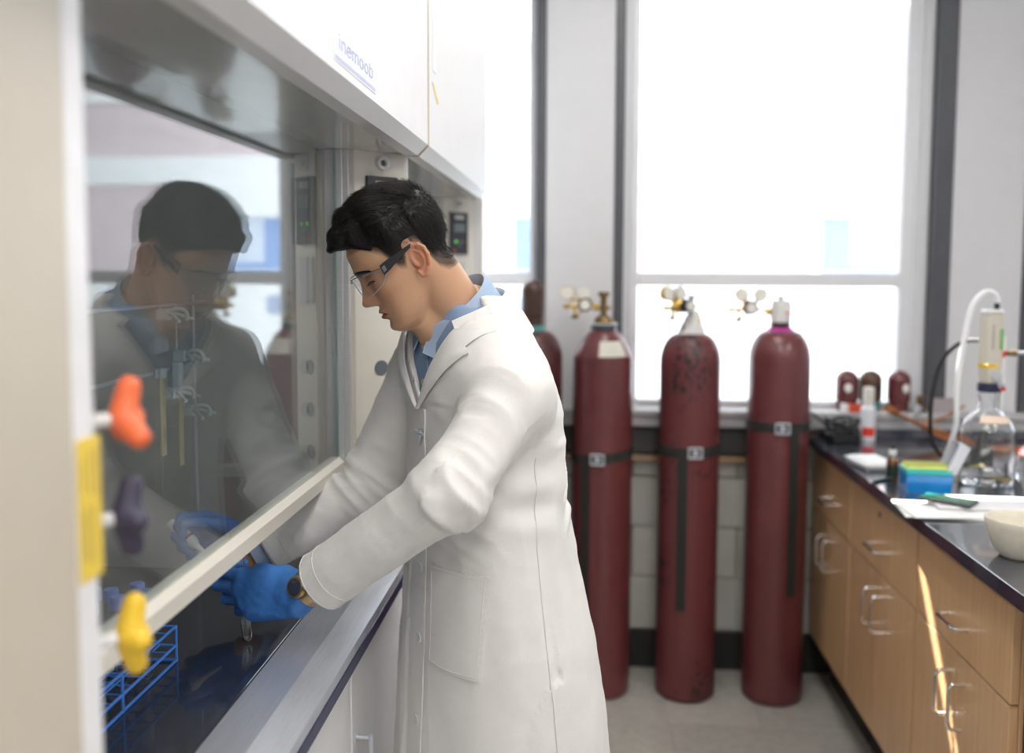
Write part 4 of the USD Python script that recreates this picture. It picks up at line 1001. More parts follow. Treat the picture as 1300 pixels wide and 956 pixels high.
def displaced_coat(m):
    n, p = normals_of(m), m.vertices.copy()
    amp = np.zeros(len(p))
    for (S, E, W, sd) in ((L_SH, L_EL, L_WR, 5), (R_SH, R_EL, R_WR, 11)):
        for a, b, al, ar, k in ((S, E, 0.060, 0.11, 0.009), (E, W, 0.050, 0.12, 0.010)):
            dist = capsule(p, a, b, 0.062, 0.055)
            w = np.clip(1 - np.abs(dist) / 0.02, 0, 1)
            w = w * np.clip((np.linalg.norm(p - W, axis=1) - 0.055) / 0.05, 0, 1)
            near = np.exp(-(np.linalg.norm(p - E, axis=1) / 0.11) ** 2)
            f = folds(p, a, b, al, ar, sd)
            amp += w * ((f - 0.42) * k * 1.15 * (0.75 + 0.55 * near) + (folds(p, a, b, al * 0.42, ar * 0.7, sd + 3) - 0.5) * 0.0045 * (0.4 + near))
    d, u, v = section(p)
    w = np.clip(1 - np.abs(d) / 0.02, 0, 1)
    low = np.clip((1.25 - p[:, 2]) / 0.5, 0, 1)
    q = np.stack([u / 0.055 + 0.35 * (p[:, 2] / 0.1), v / 0.055, p[:, 2] / 0.34], 1)
    amp += w * (1 - np.abs(2 * meshkit.noise(q + 9, 21) - 1) - 0.5) * (0.007 + 0.011 * low)
    calm = np.where((v > 0) & (np.abs(u - 0.07) < 0.125) & (p[:, 2] < 1.30), 0.35, 1.0)
    amp *= calm
    wst = np.exp(-((p[:, 2] - 1.16) / 0.09) ** 2) * np.clip((u + 0.02) / 0.08, 0, 1)
    q = np.stack([u / 0.12, v / 0.12, p[:, 2] / 0.035 + u / 0.06], 1)
    amp += w * wst * (1 - np.abs(2 * meshkit.noise(q + 3, 33) - 1) - 0.5) * 0.017
    amp += (meshkit.fbm(p / 0.03, 2, 4) - 0.5) * 0.002
    m.vertices = p + n * amp[:, None]
    return m


MAN = thing('person', 'young man in white lab coat and blue gloves bending over the fume hood', 'person')
M_coat = mat('white_cotton', (0.76, 0.745, 0.725), 0.85, vary=0.02, scale=40, bump=0.25, bump_scale=900, sheen=0.15, spec=0.25)
M_coat2 = mat('white_cotton_seams', (0.74, 0.725, 0.70), 0.85, vary=0.02, spec=0.25)
M_shirt = mat('blue_shirt', (0.235, 0.33, 0.50), 0.8, vary=0.05, scale=500, bump=0.2, bump_scale=1200, spec=0.3)
M_collarblue = mat('pale_blue_collar', (0.36, 0.46, 0.62), 0.8, vary=0.04, scale=500, bump=0.15, bump_scale=1200, spec=0.3)
coat = mesh_sdf(coat_sdf, (-0.66, 1.22, 0.48), (0.14, 1.86, 1.52), 0.0052)
coat = displaced_coat(coat)
COAT = obj('lab_coat', coat, M_coat, MAN, True)
from scipy.spatial import cKDTree
_tree, _cn = cKDTree(coat.vertices), normals_of(coat)


def snap(P, off):
    """Points moved along the cloth's normals until they lie off metres above the coat as it is folded."""
    S = np.asarray(P, float); q = S.reshape(-1, 3)
    _, i = _tree.query(q, k=6)
    n = _cn[i].mean(1); n /= np.linalg.norm(n, axis=1, keepdims=True) + 1e-9
    c = coat.vertices[i].mean(1)
    return (q + n * (((c - q) * n).sum(1) + off)[:, None]).reshape(S.shape)



def unit3(a):
    return A3(a, float) / np.linalg.norm(a)


def on_coat(u, z, off=0.004, start=0.30, fn=None):
    """Points on the coat's front at sideways distance u and height z (arrays)."""
    u, z = np.ravel(u), np.ravel(z)
    cx, cy = np.interp(z, SEC[:, 0], SEC[:, 1]), np.interp(z, SEC[:, 0], SEC[:, 2])
    P = np.stack([cx, cy, z], 1) + u[:, None] * TL + start * TF
    f = fn or (lambda q: np.maximum(section(q)[0], q[:, 2] - 1.475))
    return trace(f, P, -TF, 0.7, 80) + TF * off


def patch(us, zs, off, thick, name, m, parent, label=None, fn=None):
    P = on_coat(us, zs, off, fn=fn).reshape(us.shape + (3,))
    if parent is COAT:
        P = snap(P, off)
    return obj(name, sheet(P, thick), m, parent, 50, label)


# the parts of the front below: torso and shoulders without the arms
def chest_sdf(p):
    d, u, v = section(p)
    d = np.maximum(d, p[:, 2] - 1.475)
    d = smin(d, capsule(p, L_SH + TL * -0.02, R_SH - TL * -0.02, 0.062, 0.062), 0.05)
    for S in (L_SH, R_SH):
        d = smin(d, capsule(p, NECK_B + A3([0, 0, -0.02]), S + A3([0, 0, -0.002]), 0.054, 0.052), 0.04)
    return d


for side in (1, -1):
    s = np.linspace(0, 1, 22)[:, None]; w = np.linspace(0, 1, 9)[None, :]
    z = 1.290 + 0.135 * s + 0 * w
    wid = np.interp(s, [0, 0.1, 0.62, 0.70, 0.74, 1.0], [0.004, 0.016, 0.064, 0.066, 0.048, 0.044])
    u = side * ((z - 1.289) * 0.68 - 0.002 + wid * w) - 0.004
    z = z + (0.012 * w * np.interp(s, [0, 0.62, 0.7, 1], [0, 1, 0.5, 0.2]))
    lift = 0.007 + 0.004 * np.sin(np.pi * np.clip(w, 0, 1)) + 0 * s
    for _ in range(14):
        P = on_coat(u, z, 0.0, fn=chest_sdf).reshape(u.shape + (3,))
        bad = np.abs(chest_sdf(P.reshape(-1, 3)).reshape(u.shape)) > 0.003
        u = np.where(bad, u * 0.93, u)
    P = P + lift[..., None] * TF
    obj('lapel', sheet(P, 0.0028), M_coat, COAT, 50)
# coat collar round the back of the neck
NA = A3([-0.208, 1.590])


def ring(th, r, z, fwd=0.0):
    """Points round the neck; th 0 at the back, positive to his left."""
    d = -TF * math.cos(th) + TL * math.sin(th)
    return A3([NA[0], NA[1], 0]) + d * r + TF * (fwd + 0.5 * (z - 1.45)) + A3([0, 0, z])


P = []
for th in np.linspace(-2.15, 2.15, 44):
    k = abs(th) / 2.15; dz = -0.052 * k ** 1.6; fw = 0.018 * k ** 2
    P.append([ring(th, 0.083, 1.440 + dz, fw), ring(th, 0.085, 1.480 + dz, fw), ring(th, 0.089, 1.488 + dz, fw), ring(th, 0.098, 1.479 + dz, fw), ring(th, 0.103 + 0.012 * k, 1.452 + dz * 0.95, fw), ring(th, 0.106 + 0.020 * k, 1.424 + dz * 0.9, fw)])
obj('coat_collar', sheet(P, 0.003), M_coat, COAT, 60)

# shirt and its collar
def shirt_sdf(p):
    d = section(p, 0.009)[0]
    d = smin(d, capsule(p, NECK_B + A3([0, 0, -0.03]), L_SH * 0.6 + NECK_B * 0.4 + A3([0, 0, -0.02]), 0.050, 0.046), 0.03)
    d = smin(d, capsule(p, NECK_B + A3([0, 0, -0.03]), R_SH * 0.6 + NECK_B * 0.4 + A3([0, 0, -0.02]), 0.050, 0.046), 0.03)
    d = np.maximum(np.maximum(d, p[:, 2] - 1.462), 1.02 - p[:, 2])
    return np.maximum(d, -(np.linalg.norm((p - NECK_B)[:, :2], axis=1) - 0.056))


sm = mesh_sdf(shirt_sdf, (-0.42, 1.38, 1.0), (0.06, 1.80, 1.49), 0.006)
sm.vertices += normals_of(sm) * ((meshkit.noise(sm.vertices / A3([0.05, 0.05, 0.12]), 5) - 0.5) * 0.006)[:, None]
SHIRT = obj('shirt', sm, M_shirt, MAN, True)
zz = np.linspace(1.24, 1.425, 20)[:, None] + np.zeros((1, 4)); uu = np.linspace(-0.016, 0.016, 4)[None, :] + np.zeros((20, 1))
patch(uu - 0.004, zz, 0.0026, 0.0016, 'placket', M_shirt, SHIRT, fn=shirt_sdf)
for z in (1.268, 1.332, 1.392):
    q = on_coat(A3([-0.004]), A3([z]), 0.0034, fn=shirt_sdf)[0]
    obj('button', aim(lathe([(0, 0), (0.0052, 0), (0.0056, 0.001), (0.0052, 0.002), (0.0035, 0.0016), (0, 0.0016)], 18), q, TF), mat('horn_button', (0.50, 0.44, 0.34), 0.35), SHIRT, 40)
for side in (1, -1):
    P = []
    for k in np.linspace(0, 1, 26):
        th = side * (0.0 + 2.95 * k)
        dz = -0.086 * (1 - math.cos(abs(th))) / 2; fw = 0.018 * k
        fall = np.interp(k, [0, 0.6, 0.86, 1.0], [0.040, 0.046, 0.062, 0.040])
        P.append([ring(th, 0.060, 1.470 + dz, fw), ring(th, 0.0625, 1.505 + dz, fw), ring(th, 0.0655, 1.512 + dz, fw), ring(th, 0.0725, 1.507 + dz, fw), ring(th, 0.079, 1.507 - fall * 0.5 + dz, fw + 0.004 * k), ring(th, 0.086 + 0.006 * k, 1.507 - fall + dz, fw + 0.010 * k)])
    obj('collar', sheet(P, 0.0022), M_collarblue, SHIRT, 60)

# pocket, front edge, buttons, seams, belt
us, zs = np.meshgrid(np.linspace(0.030, 0.138, 12), np.linspace(0.868, 1.035, 14))
patch(us, zs, 0.0022, 0.0028, 'pocket', M_coat, COAT, 'patch pocket on the hip', fn=lambda q: section(q)[0])


def seam(uz, name, m, off=0.003, r=0.0013, n=40):
    q = spline([(u, z, 0) for u, z in uz], n)
    P = snap(on_coat(q[:, 0], q[:, 1], off, fn=lambda w: section(w)[0]), off)
    return obj(name, tube(P, r, 6), m, COAT, 60)


us, zs = np.meshgrid(np.linspace(-0.026, 0.014, 5), np.linspace(0.512, 1.290, 60))
patch(us, zs, 0.0022, 0.0028, 'front_facing', M_coat, COAT, fn=lambda q: section(q)[0])
for z in (0.62, 0.76, 0.90, 1.02, 1.16):
    q = snap(on_coat(A3([-0.004]), A3([z]), 0.0085, fn=lambda w: section(w)[0]), 0.0035)[0]
    obj('button', aim(lathe([(0, 0), (0.0085, 0), (0.0092, 0.0015), (0.0085, 0.003), (0.006, 0.0024), (0, 0.0024)], 22), q, TF), mat('white_button', (0.70, 0.71, 0.72), 0.3), COAT, 40)
for seg in ([(0.031, 1.028), (0.085, 1.030), (0.137, 1.028)], [(0.034, 1.028), (0.035, 0.95), (0.036, 0.872)], [(0.134, 1.028), (0.134, 0.95), (0.133, 0.874)], [(0.036, 0.874), (0.085, 0.872), (0.133, 0.874)]):
    seam(seg, 'stitching', M_coat2, 0.0037, 0.0007)

# side seam and half belt at the back, found from the side
def on_side(pts, d, off, fn=lambda q: section(q)[0]):
    return trace(fn, pts, d, 0.8, 80) - A3(d, float) / np.linalg.norm(d) * off


zz = np.linspace(0.52, 1.22, 50); sx = -0.072 + 0.045 * np.clip((1.1 - zz) / 0.4, 0, 1)
obj('side_seam', tube(snap(on_side(np.stack([sx, np.full(50, 1.0), zz], 1), (0, 1, 0), 0.002), 0.0004), 0.0015, 6), M_coat2, COAT, 60)
P = [[on_side(A3([[x, y, z]]), (-0.55, 0.83, 0) if False else (-0.8, 0.6, 0), 0.006)[0] for z in (1.118, 1.135, 1.152)] for x, y in [(0.20, 1.425 + 0.022 * k) for k in range(12)]]
obj('half_belt', sheet(snap(A3(P), 0.003), 0.003), M_coat, COAT, 60, 'half belt across the back')
for W, E in ((L_WR, L_EL), (R_WR, R_EL)):
    dr = unit3(W - E); F = frame_to(dr)
    for back in (0.045, 0.018):
        a = np.linspace(0, 2 * math.pi, 40); c = W - dr * back
        obj('cuff_stitching', tube(snap(c + 0.049 * (np.cos(a)[:, None] * F[:, 0] + np.sin(a)[:, None] * F[:, 1]), 0.0003), 0.0009, 6), M_coat2, COAT, 60)
# something small clipped at the front opening below the lapels
q = on_coat(A3([0.004]), A3([1.245]), 0.010, fn=lambda w: section(w)[0])[0]
pc = obj('pen_clip', join(rod(q + A3([0, 0, -0.012]), q + A3([0.004, -0.003, 0.012]), 0.0035), rod(q + A3([0.008, -0.008, 0.004]), q + A3([-0.008, 0.006, 0.008]), 0.0028)), M_steel, COAT, 40, 'small dark metal clip at the coat front')

# ------------------------------------------------------------------ head
HO, HS = A3([-0.283, 1.530, 1.535]), 0.885
HL, HF, HU = A3([0.3039, -0.9517, -0.0431]), A3([-0.8350, -0.2443, -0.4931]), A3([-0.4587, -0.1859, 0.8689])
HB = np.stack([HL, HF, HU], 1)


def to_head(p):
    return (p - HO) @ HB / HS * 1000.0          # millimetres: left, forward, up


def from_head(q):
    return HO + (A3(q, float) / 1000.0 * HS) @ HB.T


FACE = A3([  # z, half width, front, back
    (-109, 16, 74, 46), (-104, 29, 84, 36), (-95, 39, 90, 27), (-80, 49, 91, 14), (-60, 57, 91, 2), (-40, 62, 91, -10), (-20, 66, 91, -30), (0, 68, 91, -48), (20, 69.5, 93, -58), (40, 70, 98, -62), (62, 68, 97, -60)], )


def gs(x, z, cx, cz, sx, sz):
    return np.exp(-((np.abs(x) - cx) / sx) ** 2 - ((z - cz) / sz) ** 2) if cx else np.exp(-(x / sx) ** 2 - ((z - cz) / sz) ** 2)


def relief(x, z):
    ridge = np.interp(z, [-50, -46, -42, -38.5, -35, -31, -26, -20, -10, 2, 12, 20, 28, 36], [0, 0.5, 4, 15, 25, 29.5, 30, 26, 19.5, 12, 7, 4.5, 2, 0])
    sig = np.interp(z, [-45, -36, -28, -18, -5, 12, 25], [15, 14, 12.5, 10.5, 9, 8, 9])
    g = ridge * np.exp(-(np.abs(x) / sig) ** 2.0)
    g += 8.0 * gs(x, z, 14.0, -33, 6.0, 6.5) - 3.5 * gs(x, z, 7.0, -39.5, 3.6, 3.0)
    g += 4.5 * gs(x, z, 26, 31, 20, 7) + 2.0 * gs(x, z, 0, 30, 14, 9)
    g -= 8.5 * gs(x, z, 31, 15, 16, 10)
    g += 7.5 * gs(x, z, 32, 11.5, 13, 8.5) - 1.6 * gs(x, z, 33, 5.0, 14, 1.8) - 1.0 * gs(x, z, 32, 18.0, 14, 1.6)
    g += 4.5 * gs(x, z, 44, -10, 17, 15)
    g += 6.5 * gs(x, z, 0, -58, 27, 20)
    g += 5.0 * gs(x, z, 0, -54.5, 19, 4.6) + 6.0 * gs(x, z, 0, -66.5, 16, 5.2) - 5.0 * np.exp(-(np.abs(x) / 25) ** 4 - ((z + 60.2 + 0.003 * x * x) / 1.9) ** 2)
    g -= 1.2 * gs(x, z, 0, -47, 3.2, 5) + 3.5 * gs(x, z, 0, -77, 20, 5.5)
    g += 6.0 * gs(x, z, 0, -93, 21, 11)
    return g


def skull(q, with_relief=True):
    x, y, z = q[:, 0], q[:, 1], q[:, 2]
    w, yf, yb = (np.interp(z, FACE[:, 0], FACE[:, k]) for k in (1, 2, 3))
    c, d = (yf + yb) / 2, (yf - yb) / 2
    n = 2.35
    e = (np.abs(x / w) ** n + np.abs((y - c) / d) ** n) ** (1 / n) + 1e-6
    g = np.sqrt((x / w ** 2) ** 2 + ((y - c) / d ** 2) ** 2) / e + 1e-6
    loft = (e - 1) / g * np.clip(e, 0.3, 1)
    loft = np.maximum(loft, np.maximum(z - 62, -109 - z))
    cr = ellipsoid(q, (0, 11, 47), (74.5, 91, 84))
    f = smin(loft, cr, 14)
    if with_relief:
        f = f - relief(x, z) * np.clip((y - 20) / 45, 0, 1)
    return f


EAR = [(0, -4), (-1, 10), (3, 23), (12, 31), (22, 30), (29, 21), (30, 7), (25, -7), (18, -18), (10, -27), (3, -27), (0, -19)]


def ear(q, s):
    a = math.radians(24)
    px = s * q[:, 0] - 68.5; py = -(q[:, 1] - 3.0)
    o = px * math.cos(a) - py * math.sin(a); b = py * math.cos(a) + px * math.sin(a)
    e = np.stack([b, q[:, 2] - 1.0 + 0.12 * b, o], 1)
    d = np.full(len(q), 1e3)
    for (p0, p1) in zip(EAR[:-1], EAR[1:]):
        r0 = 3.6 if p0[1] > -16 else 4.6
        d = smin(d, capsule(e, (*p0, 3.0), (*p1, 3.0), r0, r0), 2.0)
    d = smin(d, ellipsoid(e, (14, 2, -1.5), (15.5, 25, 3.2)), 2.0)
    d = smin(d, ellipsoid(e, (9, -22, 1.5), (8.5, 9, 3.6)), 3.0)
    for p0, p1 in (((10, 21), (18, 14)), ((18, 14), (19, 2)), ((19, 2), (14, -11)), ((14, -11), (8, -15))):
        d = smin(d, capsule(e, (*p0, 1.6), (*p1, 1.6), 2.5, 2.5), 2.0)
    d = smin(d, ellipsoid(e, (1.5, -5, 2.0), (4, 6, 3.5)), 2.5)
    return d


def scalp_base(q):
    return smin(skull(q, False), capsule(q, (0, -22, -30), to_head(NECK_B[None] + A3([0.0, 0, -0.035]))[0], 53, 60), 13)


def head_sdf(p):
    q = to_head(p)
    f = skull(q)
    neck = capsule(q, (0, -22, -30), to_head(NECK_B[None] + A3([0.0, 0, -0.035]))[0], 53, 60)
    thr = capsule(q, (0, 42, -88), to_head(NECK_B[None] + A3([-0.035, -0.025, -0.05]))[0], 26, 42)
    f = smin(f, smin(neck, thr, 20), 13)
    for s in (1, -1):
        f = smin(f, ear(q, s), 3.0)
    return f * 0.001 * HS


def body_sdf(p):
    d = np.maximum(section(p, 0.034)[0], np.maximum(p[:, 2] - 1.43, 0.86 - p[:, 2]))
    d = smin(d, capsule(p, L_SH, R_SH, 0.045, 0.045), 0.04)
    for S, E, W in ((L_SH, L_EL, L_WR), (R_SH, R_EL, R_WR)):
        dr = (W - E) / np.linalg.norm(W - E)
        d = smin(d, smin(capsule(p, S, E, 0.044, 0.037), capsule(p, E, W + dr * 0.03, 0.037, 0.0265), 0.02), 0.02)
    d = smin(d, capsule(p, NECK_B, NECK_B + A3([0, 0, -0.08]), 0.052, 0.06), 0.03)
    for hp, kn, an in LEGS:
        d = smin(d, smin(capsule(p, hp, kn, 0.072, 0.050), capsule(p, kn, an, 0.050, 0.034), 0.02), 0.03)
    return d


LEGS = [(A3([-0.085, 1.53, 0.88]), A3([-0.095, 1.50, 0.49]), A3([-0.075, 1.50, 0.09])), (A3([-0.20, 1.68, 0.88]), A3([-0.225, 1.69, 0.49]), A3([-0.20, 1.70, 0.09]))]
hm = mesh_sdf(head_sdf, (-0.46, 1.38, 1.385), (-0.08, 1.70, 1.70), 0.0019)
keep = hm.vertices[hm.faces].mean(1)[:, 2] > 1.392
hm = trimesh.Trimesh(hm.vertices, hm.faces[keep], process=False)
bm_ = mesh_sdf(body_sdf, (-0.66, 1.28, 0.04), (0.10, 1.88, 1.46), 0.011)
skin = join(hm, bm_)
BODY = obj('body', skin, vcol_mat('skin', 0.46, 0.18, 0.06, 30.0, 0.25, 350.0, 0.4), MAN, True)
sv = np.array(stage.GetPrimAtPath(BODY.GetPath()).GetAttribute('points').Get())
q = to_head(sv); x, y, z = q.T
col = np.tile(A3([0.60, 0.35, 0.215]), (len(q), 1))


def blend(col, c, w):
    w = np.clip(w, 0, 1)[:, None]
    return col * (1 - w) + A3(c) * w


front = y > 55
lip = front * np.clip(1.6 - ((np.abs(x) / 25) ** 2 + (np.where(z > -60.5, (z + 60.5) / 8.2, (z + 60.5) / 11.5)) ** 2) * 1.5, 0, 1) * (z < -52.0 + 0.0)
col = blend(col, (0.45, 0.15, 0.13), lip)
col = blend(col, (0.58, 0.24, 0.15), 0.35 * front * gs(x, z, 40, -18, 20, 18))
col = blend(col, (0.56, 0.24, 0.16), 0.35 * front * gs(x, z, 0, -30, 14, 10))
ears = (np.abs(x) > 70) * (z < 36) * (z > -32) * (y < 8)
col = blend(col, (0.58, 0.25, 0.16), 0.8 * ears)
col = blend(col, (0.10, 0.045, 0.03), front * np.exp(-(np.abs(x) / 25) ** 4 - ((z + 60.2 + 0.003 * x * x) / 1.1) ** 2) * 0.8)
col = blend(col, (0.16, 0.07, 0.05), front * gs(x, z, 7.0, -40.5, 3.0, 2.2) * 0.9)
HAIR_Y = [-120, -60, -48, -36, -28, -22, -14, 4, 10, 14, 20, 30, 38, 48, 60, 74, 90, 120]
HAIR_Z = [-50, -48, -42, -30, -2, 26, 31, 30, 27, 14, 0, 4, 20, 40, 52, 66, 76, 80]


def hair_over(q):
    """How far (mm) above the hair line a point of the scalp is."""
    return q[:, 2] - np.interp(q[:, 1], HAIR_Y, HAIR_Z)


over = hair_over(q) * (z > -50)
scalp = np.clip((over + 4) / 14, 0, 1) * (np.abs(x) < 74.5) * (z > -45)
col = blend(col, (0.020, 0.016, 0.014), np.maximum(scalp * 0.88, np.clip((over - 10) / 12, 0, 1) * 0.985 * (np.abs(x) < 74.5)))
tone(BODY, col)


def face_y(x, z, off=0.0):
    """Height of the face over the points (x, z) of its frontal plane, in head millimetres."""
    x, z = np.ravel(x).astype(float), np.ravel(z).astype(float)
    P = np.stack([x, np.full_like(x, 170.0), z], 1)
    return trace(lambda r: skull(r * 1000) * 0.001, P * 0.001, (0, -1, 0), 0.2, 90) * 1000 + A3([0, off, 0])


M_hair = mat('black_hair', (0.006, 0.0048, 0.0045), 0.38, vary=0.3, scale=300, spec=0.35)
# eyebrows and lowered lashes
for s in (1, -1):
    P = []
    for k in np.linspace(0, 1, 18):
        bx = 11 + 41 * k; bz = 24.5 + 5.5 * math.sin(k * 2.2) - 5.0 * k ** 3
        h = 6.4 * (1 - 0.66 * k) * min(1, k * 6 + 0.5)
        P.append(face_y([s * bx] * 4, bz + np.linspace(-h, h, 4), 0.8))
    obj('eyebrow', sheet(from_head(A3(P)), 0.0012), M_hair, BODY, 50)
    xs = np.linspace(19, 46, 20); zl = 6.2 + 2.2 * np.sin((xs - 19) / 27 * math.pi) - 3.5 + 0.06 * (xs - 19)
    P = face_y(s * xs, zl, 0.6)
    lash = [tube(from_head(P), np.linspace(0.0005, 0.0010, 20), 6)]
    for k in range(2, 20, 2):
        a = P[k]; lash.append(tube(from_head([a, a + A3([s * 1.2, 4.0, -2.2]), a + A3([s * 2.4, 7.0, -2.6])]), [0.00035, 0.0003, 0.0001], 5))
    obj('eyelashes', lash, M_hair, BODY, 50)

# ------------------------------------------------------------------ hair
def hair_thick(q):
    x, y, z = q[:, 0], q[:, 1], q[:, 2]
    o = hair_over(q)
    side = np.clip(o / 60, 0, 1)
    t = smin(np.interp(o, [-6, 0, 12, 28, 48, 78, 110], [-3.0, -0.6, -0.2, 0.9, 3.4, 12.0, 20.0]), np.interp(z + 0.35 * np.maximum(y, -30), [-60, -30, 0, 40, 80, 110], [-1.5, -0.3, 1.6, 5.0, 13.0, 24.0]), 5.0)
    topw = np.clip((z - 82) / 30, 0, 1)
    fr = np.clip((y - 55) / 25, 0, 1) * np.clip((o + 2) / 8, 0, 1) * np.clip((72 - np.abs(x)) / 22, 0, 1)
    return t + 11 * fr + 3 * topw * np.clip((y + 30) / 80, 0, 1)


def hair_sdf(p):
    q = to_head(p)
    f = scalp_base(q) - hair_thick(q)
    t = np.abs(q[:, 0])
    qs = q * A3([0.50, 1, 1])
    quiff = smin(capsule(qs, (0, 62, 116), (0, 98, 100), 25, 18), capsule(qs, (0, 98, 100), (0, 120, 90), 18, 7), 10)
    f = smin(f, quiff, 12)
    side = np.maximum(hair_over(q), -8)
    f = np.maximum(f, -(hair_over(q) + 1.0) * 0.6)
    f = f + 3.2 * (0.5 - meshkit.noise(np.stack([q[:, 0] / 7, (q[:, 1] + 0.5 * q[:, 2]) / 26, (q[:, 2] - 0.3 * q[:, 1]) / 9], 1) + 60, 3)) * np.clip((hair_over(q) - 15) / 50, 0, 1)
    return f * 0.001 * HS


hr = mesh_sdf(hair_sdf, (-0.46, 1.38, 1.44), (-0.10, 1.70, 1.72), 0.0026)
HAIR = obj('hair', hr, M_hair, MAN, True, 'short black hair, faded at the sides and swept up in front')
# strands
fn_n = normals_of(hr); cen = hr.vertices[hr.faces]; area = np.linalg.norm(np.cross(cen[:, 1] - cen[:, 0], cen[:, 2] - cen[:, 0]), axis=1)
NS = 20000
pick = RNG.choice(len(hr.faces), NS, p=area / area.sum())
bc = RNG.dirichlet((1, 1, 1), NS)
P0 = (cen[pick] * bc[..., None]).sum(1); N0 = fn_n[hr.faces[pick]].mean(1); N0 /= np.linalg.norm(N0, axis=1, keepdims=True) + 1e-9
q0 = to_head(P0); ov = hair_over(q0)
sel = (scalp_base(q0) > -1.2) & (ov > 1.0); P0, N0, q0, ov = P0[sel], N0[sel], q0[sel], ov[sel]
topk = np.clip((q0[:, 2] - 70) / 40, 0, 1)
comb = topk[:, None] * (HF * 0.75 + HU * 0.30 + HL * 0.10) + (1 - topk)[:, None] * (-HU * 0.75 - HF * 0.30)
comb = comb + RNG.normal(0, 0.25, comb.shape)
tang = comb - N0 * (comb * N0).sum(1, keepdims=True); tang /= np.linalg.norm(tang, axis=1, keepdims=True) + 1e-9
ln = np.interp(ov, [0, 15, 50, 90], [0.0025, 0.005, 0.011, 0.020]) * RNG.uniform(0.6, 1.2, len(ov))
lift = np.interp(ov, [0, 40, 90], [0.22, 0.30, 0.34]) * RNG.uniform(0.3, 1.3, len(ov))
c0 = P0 - N0 * 0.002; c1 = P0 + tang * (ln * 0.5)[:, None] + N0 * (ln * 0.5 * lift)[:, None]; c2 = P0 + tang * ln[:, None] + N0 * (ln * lift * 0.75)[:, None]
pts = np.stack([c0, c1, c2], 1).reshape(-1, 3)
cv = UsdGeom.BasisCurves.Define(stage, str(HAIR.GetPath()) + '/strands')
cv.CreateTypeAttr('linear'); cv.CreateCurveVertexCountsAttr(Vt.IntArray.FromNumpy(np.full(len(c0), 3, np.int32)))
cv.CreatePointsAttr(Vt.Vec3fArray.FromNumpy(pts.astype(np.float32)))
wd = np.tile([0.00055, 0.00045, 0.00012], len(c0)).astype(np.float32)
cv.CreateWidthsAttr(Vt.FloatArray.FromNumpy(wd)); cv.SetWidthsInterpolation('vertex')
UsdShade.MaterialBindingAPI.Apply(cv.GetPrim()).Bind(M_hair)
tag(cv.GetPrim(), None, None, None, 'stuff')

# ------------------------------------------------------------------ safety glasses
GL = thing('safety_glasses', 'clear wraparound safety glasses with black temple arms on the man\'s face', 'glasses')
M_lens = pane_mat('lens_plastic', (0.985, 0.99, 1.0), ior=1.5)
M_arm = mat('black_glossy_plastic', (0.015, 0.016, 0.020), 0.25, vary=0.05)


def lens_y(x):
    return 117 - 58 * (np.abs(x) / 69.0) ** 2.6


for s in (1, -1):
    xs = np.linspace(5, 69, 24); P = []
    for k in np.linspace(0, 1, 10):
        row = []
        for xx in xs:
            topz = 25 - 0.10 * (xx - 34) ** 2 / 30
            lo = np.interp(xx, [5, 12, 22, 45, 60, 69], [12, -4, -16, -16, -8, 8])
            zz_ = topz + (lo - topz) * k
            row.append((s * xx, lens_y(xx) - 3.0 * k, zz_))
        P.append(row)
    LE = obj('lens', sheet(from_head(A3(P)), 0.0018), M_lens, GL, 60)
    obj('lens_rim', tube(from_head(A3(P[0])), 0.0007, 8), mat('smoke_rim', (0.10, 0.12, 0.17), 0.2), LE, 60)
    obj('lens_rim', tube(from_head(A3(P[-1])), 0.0006, 8), mat('clear_rim', (0.45, 0.48, 0.52), 0.15), LE, 60)
    up = []
    for k in np.linspace(0, 1, 16):
        yy = 62 - 76 * k; xx = np.interp(k, [0, 0.3, 0.75, 1], [70, 74, 77.0, 75.0]); zc = 17 + 20 * k - 3 * k * k - 14 * max(0, k - 0.86) * 3
        h = np.interp(k, [0, 0.18, 0.5, 0.8, 1.0], [9.5, 9.0, 5.5, 3.2, 2.6])
        up.append([(s * xx, yy, zc + h * v) for v in np.linspace(-1, 1, 4)])
    AR = obj('temple_arm', sheet(from_head(A3(up)), 0.0026), M_arm, GL, 50)
    lg = [from_head(A3([(s * (70 + 4 * (k + d) / 0.3 + 1.7), 62 - 76 * (k + d), 17 + 20 * k + v) for d, v in ((0, -5), (0.012, -5), (0.012, 5), (0, 5))])) for k in (0.03, 0.06, 0.09)]
    obj('emblem', [sheet(np.stack([np.stack([g[0], g[1]]), np.stack([g[3], g[2]])]), 0.0006) for g in lg], mat('grey_mark', (0.35, 0.36, 0.38), 0.4), AR, False, 'small grey ribs by the hinge')
br = face_y([-7, -4, 0, 4, 7], [14, 16, 17, 16, 14], 2.5)
obj('nose_bridge', tube(from_head(A3([(-7, 116, 17), (-3, 117.5, 19), (3, 117.5, 19), (7, 116, 17)])), 0.0018, 8), mat('clear_rim', (0.45, 0.48, 0.52), 0.15), GL, 60)

# ------------------------------------------------------------------ hands in blue gloves
M_glove = mat('blue_nitrile', (0.055, 0.20, 0.56), 0.45, vary=0.10, scale=70, bump=0.25, bump_scale=160, spec=0.4)
FING = [((0.090, 0.027), (0.044, 0.027, 0.022), 0.0094), ((0.094, 0.0085), (0.048, 0.030, 0.023), 0.0096), ((0.089, -0.0105), (0.044, 0.028, 0.023), 0.0092), ((0.080, -0.0285), (0.035, 0.022, 0.020), 0.0083)]


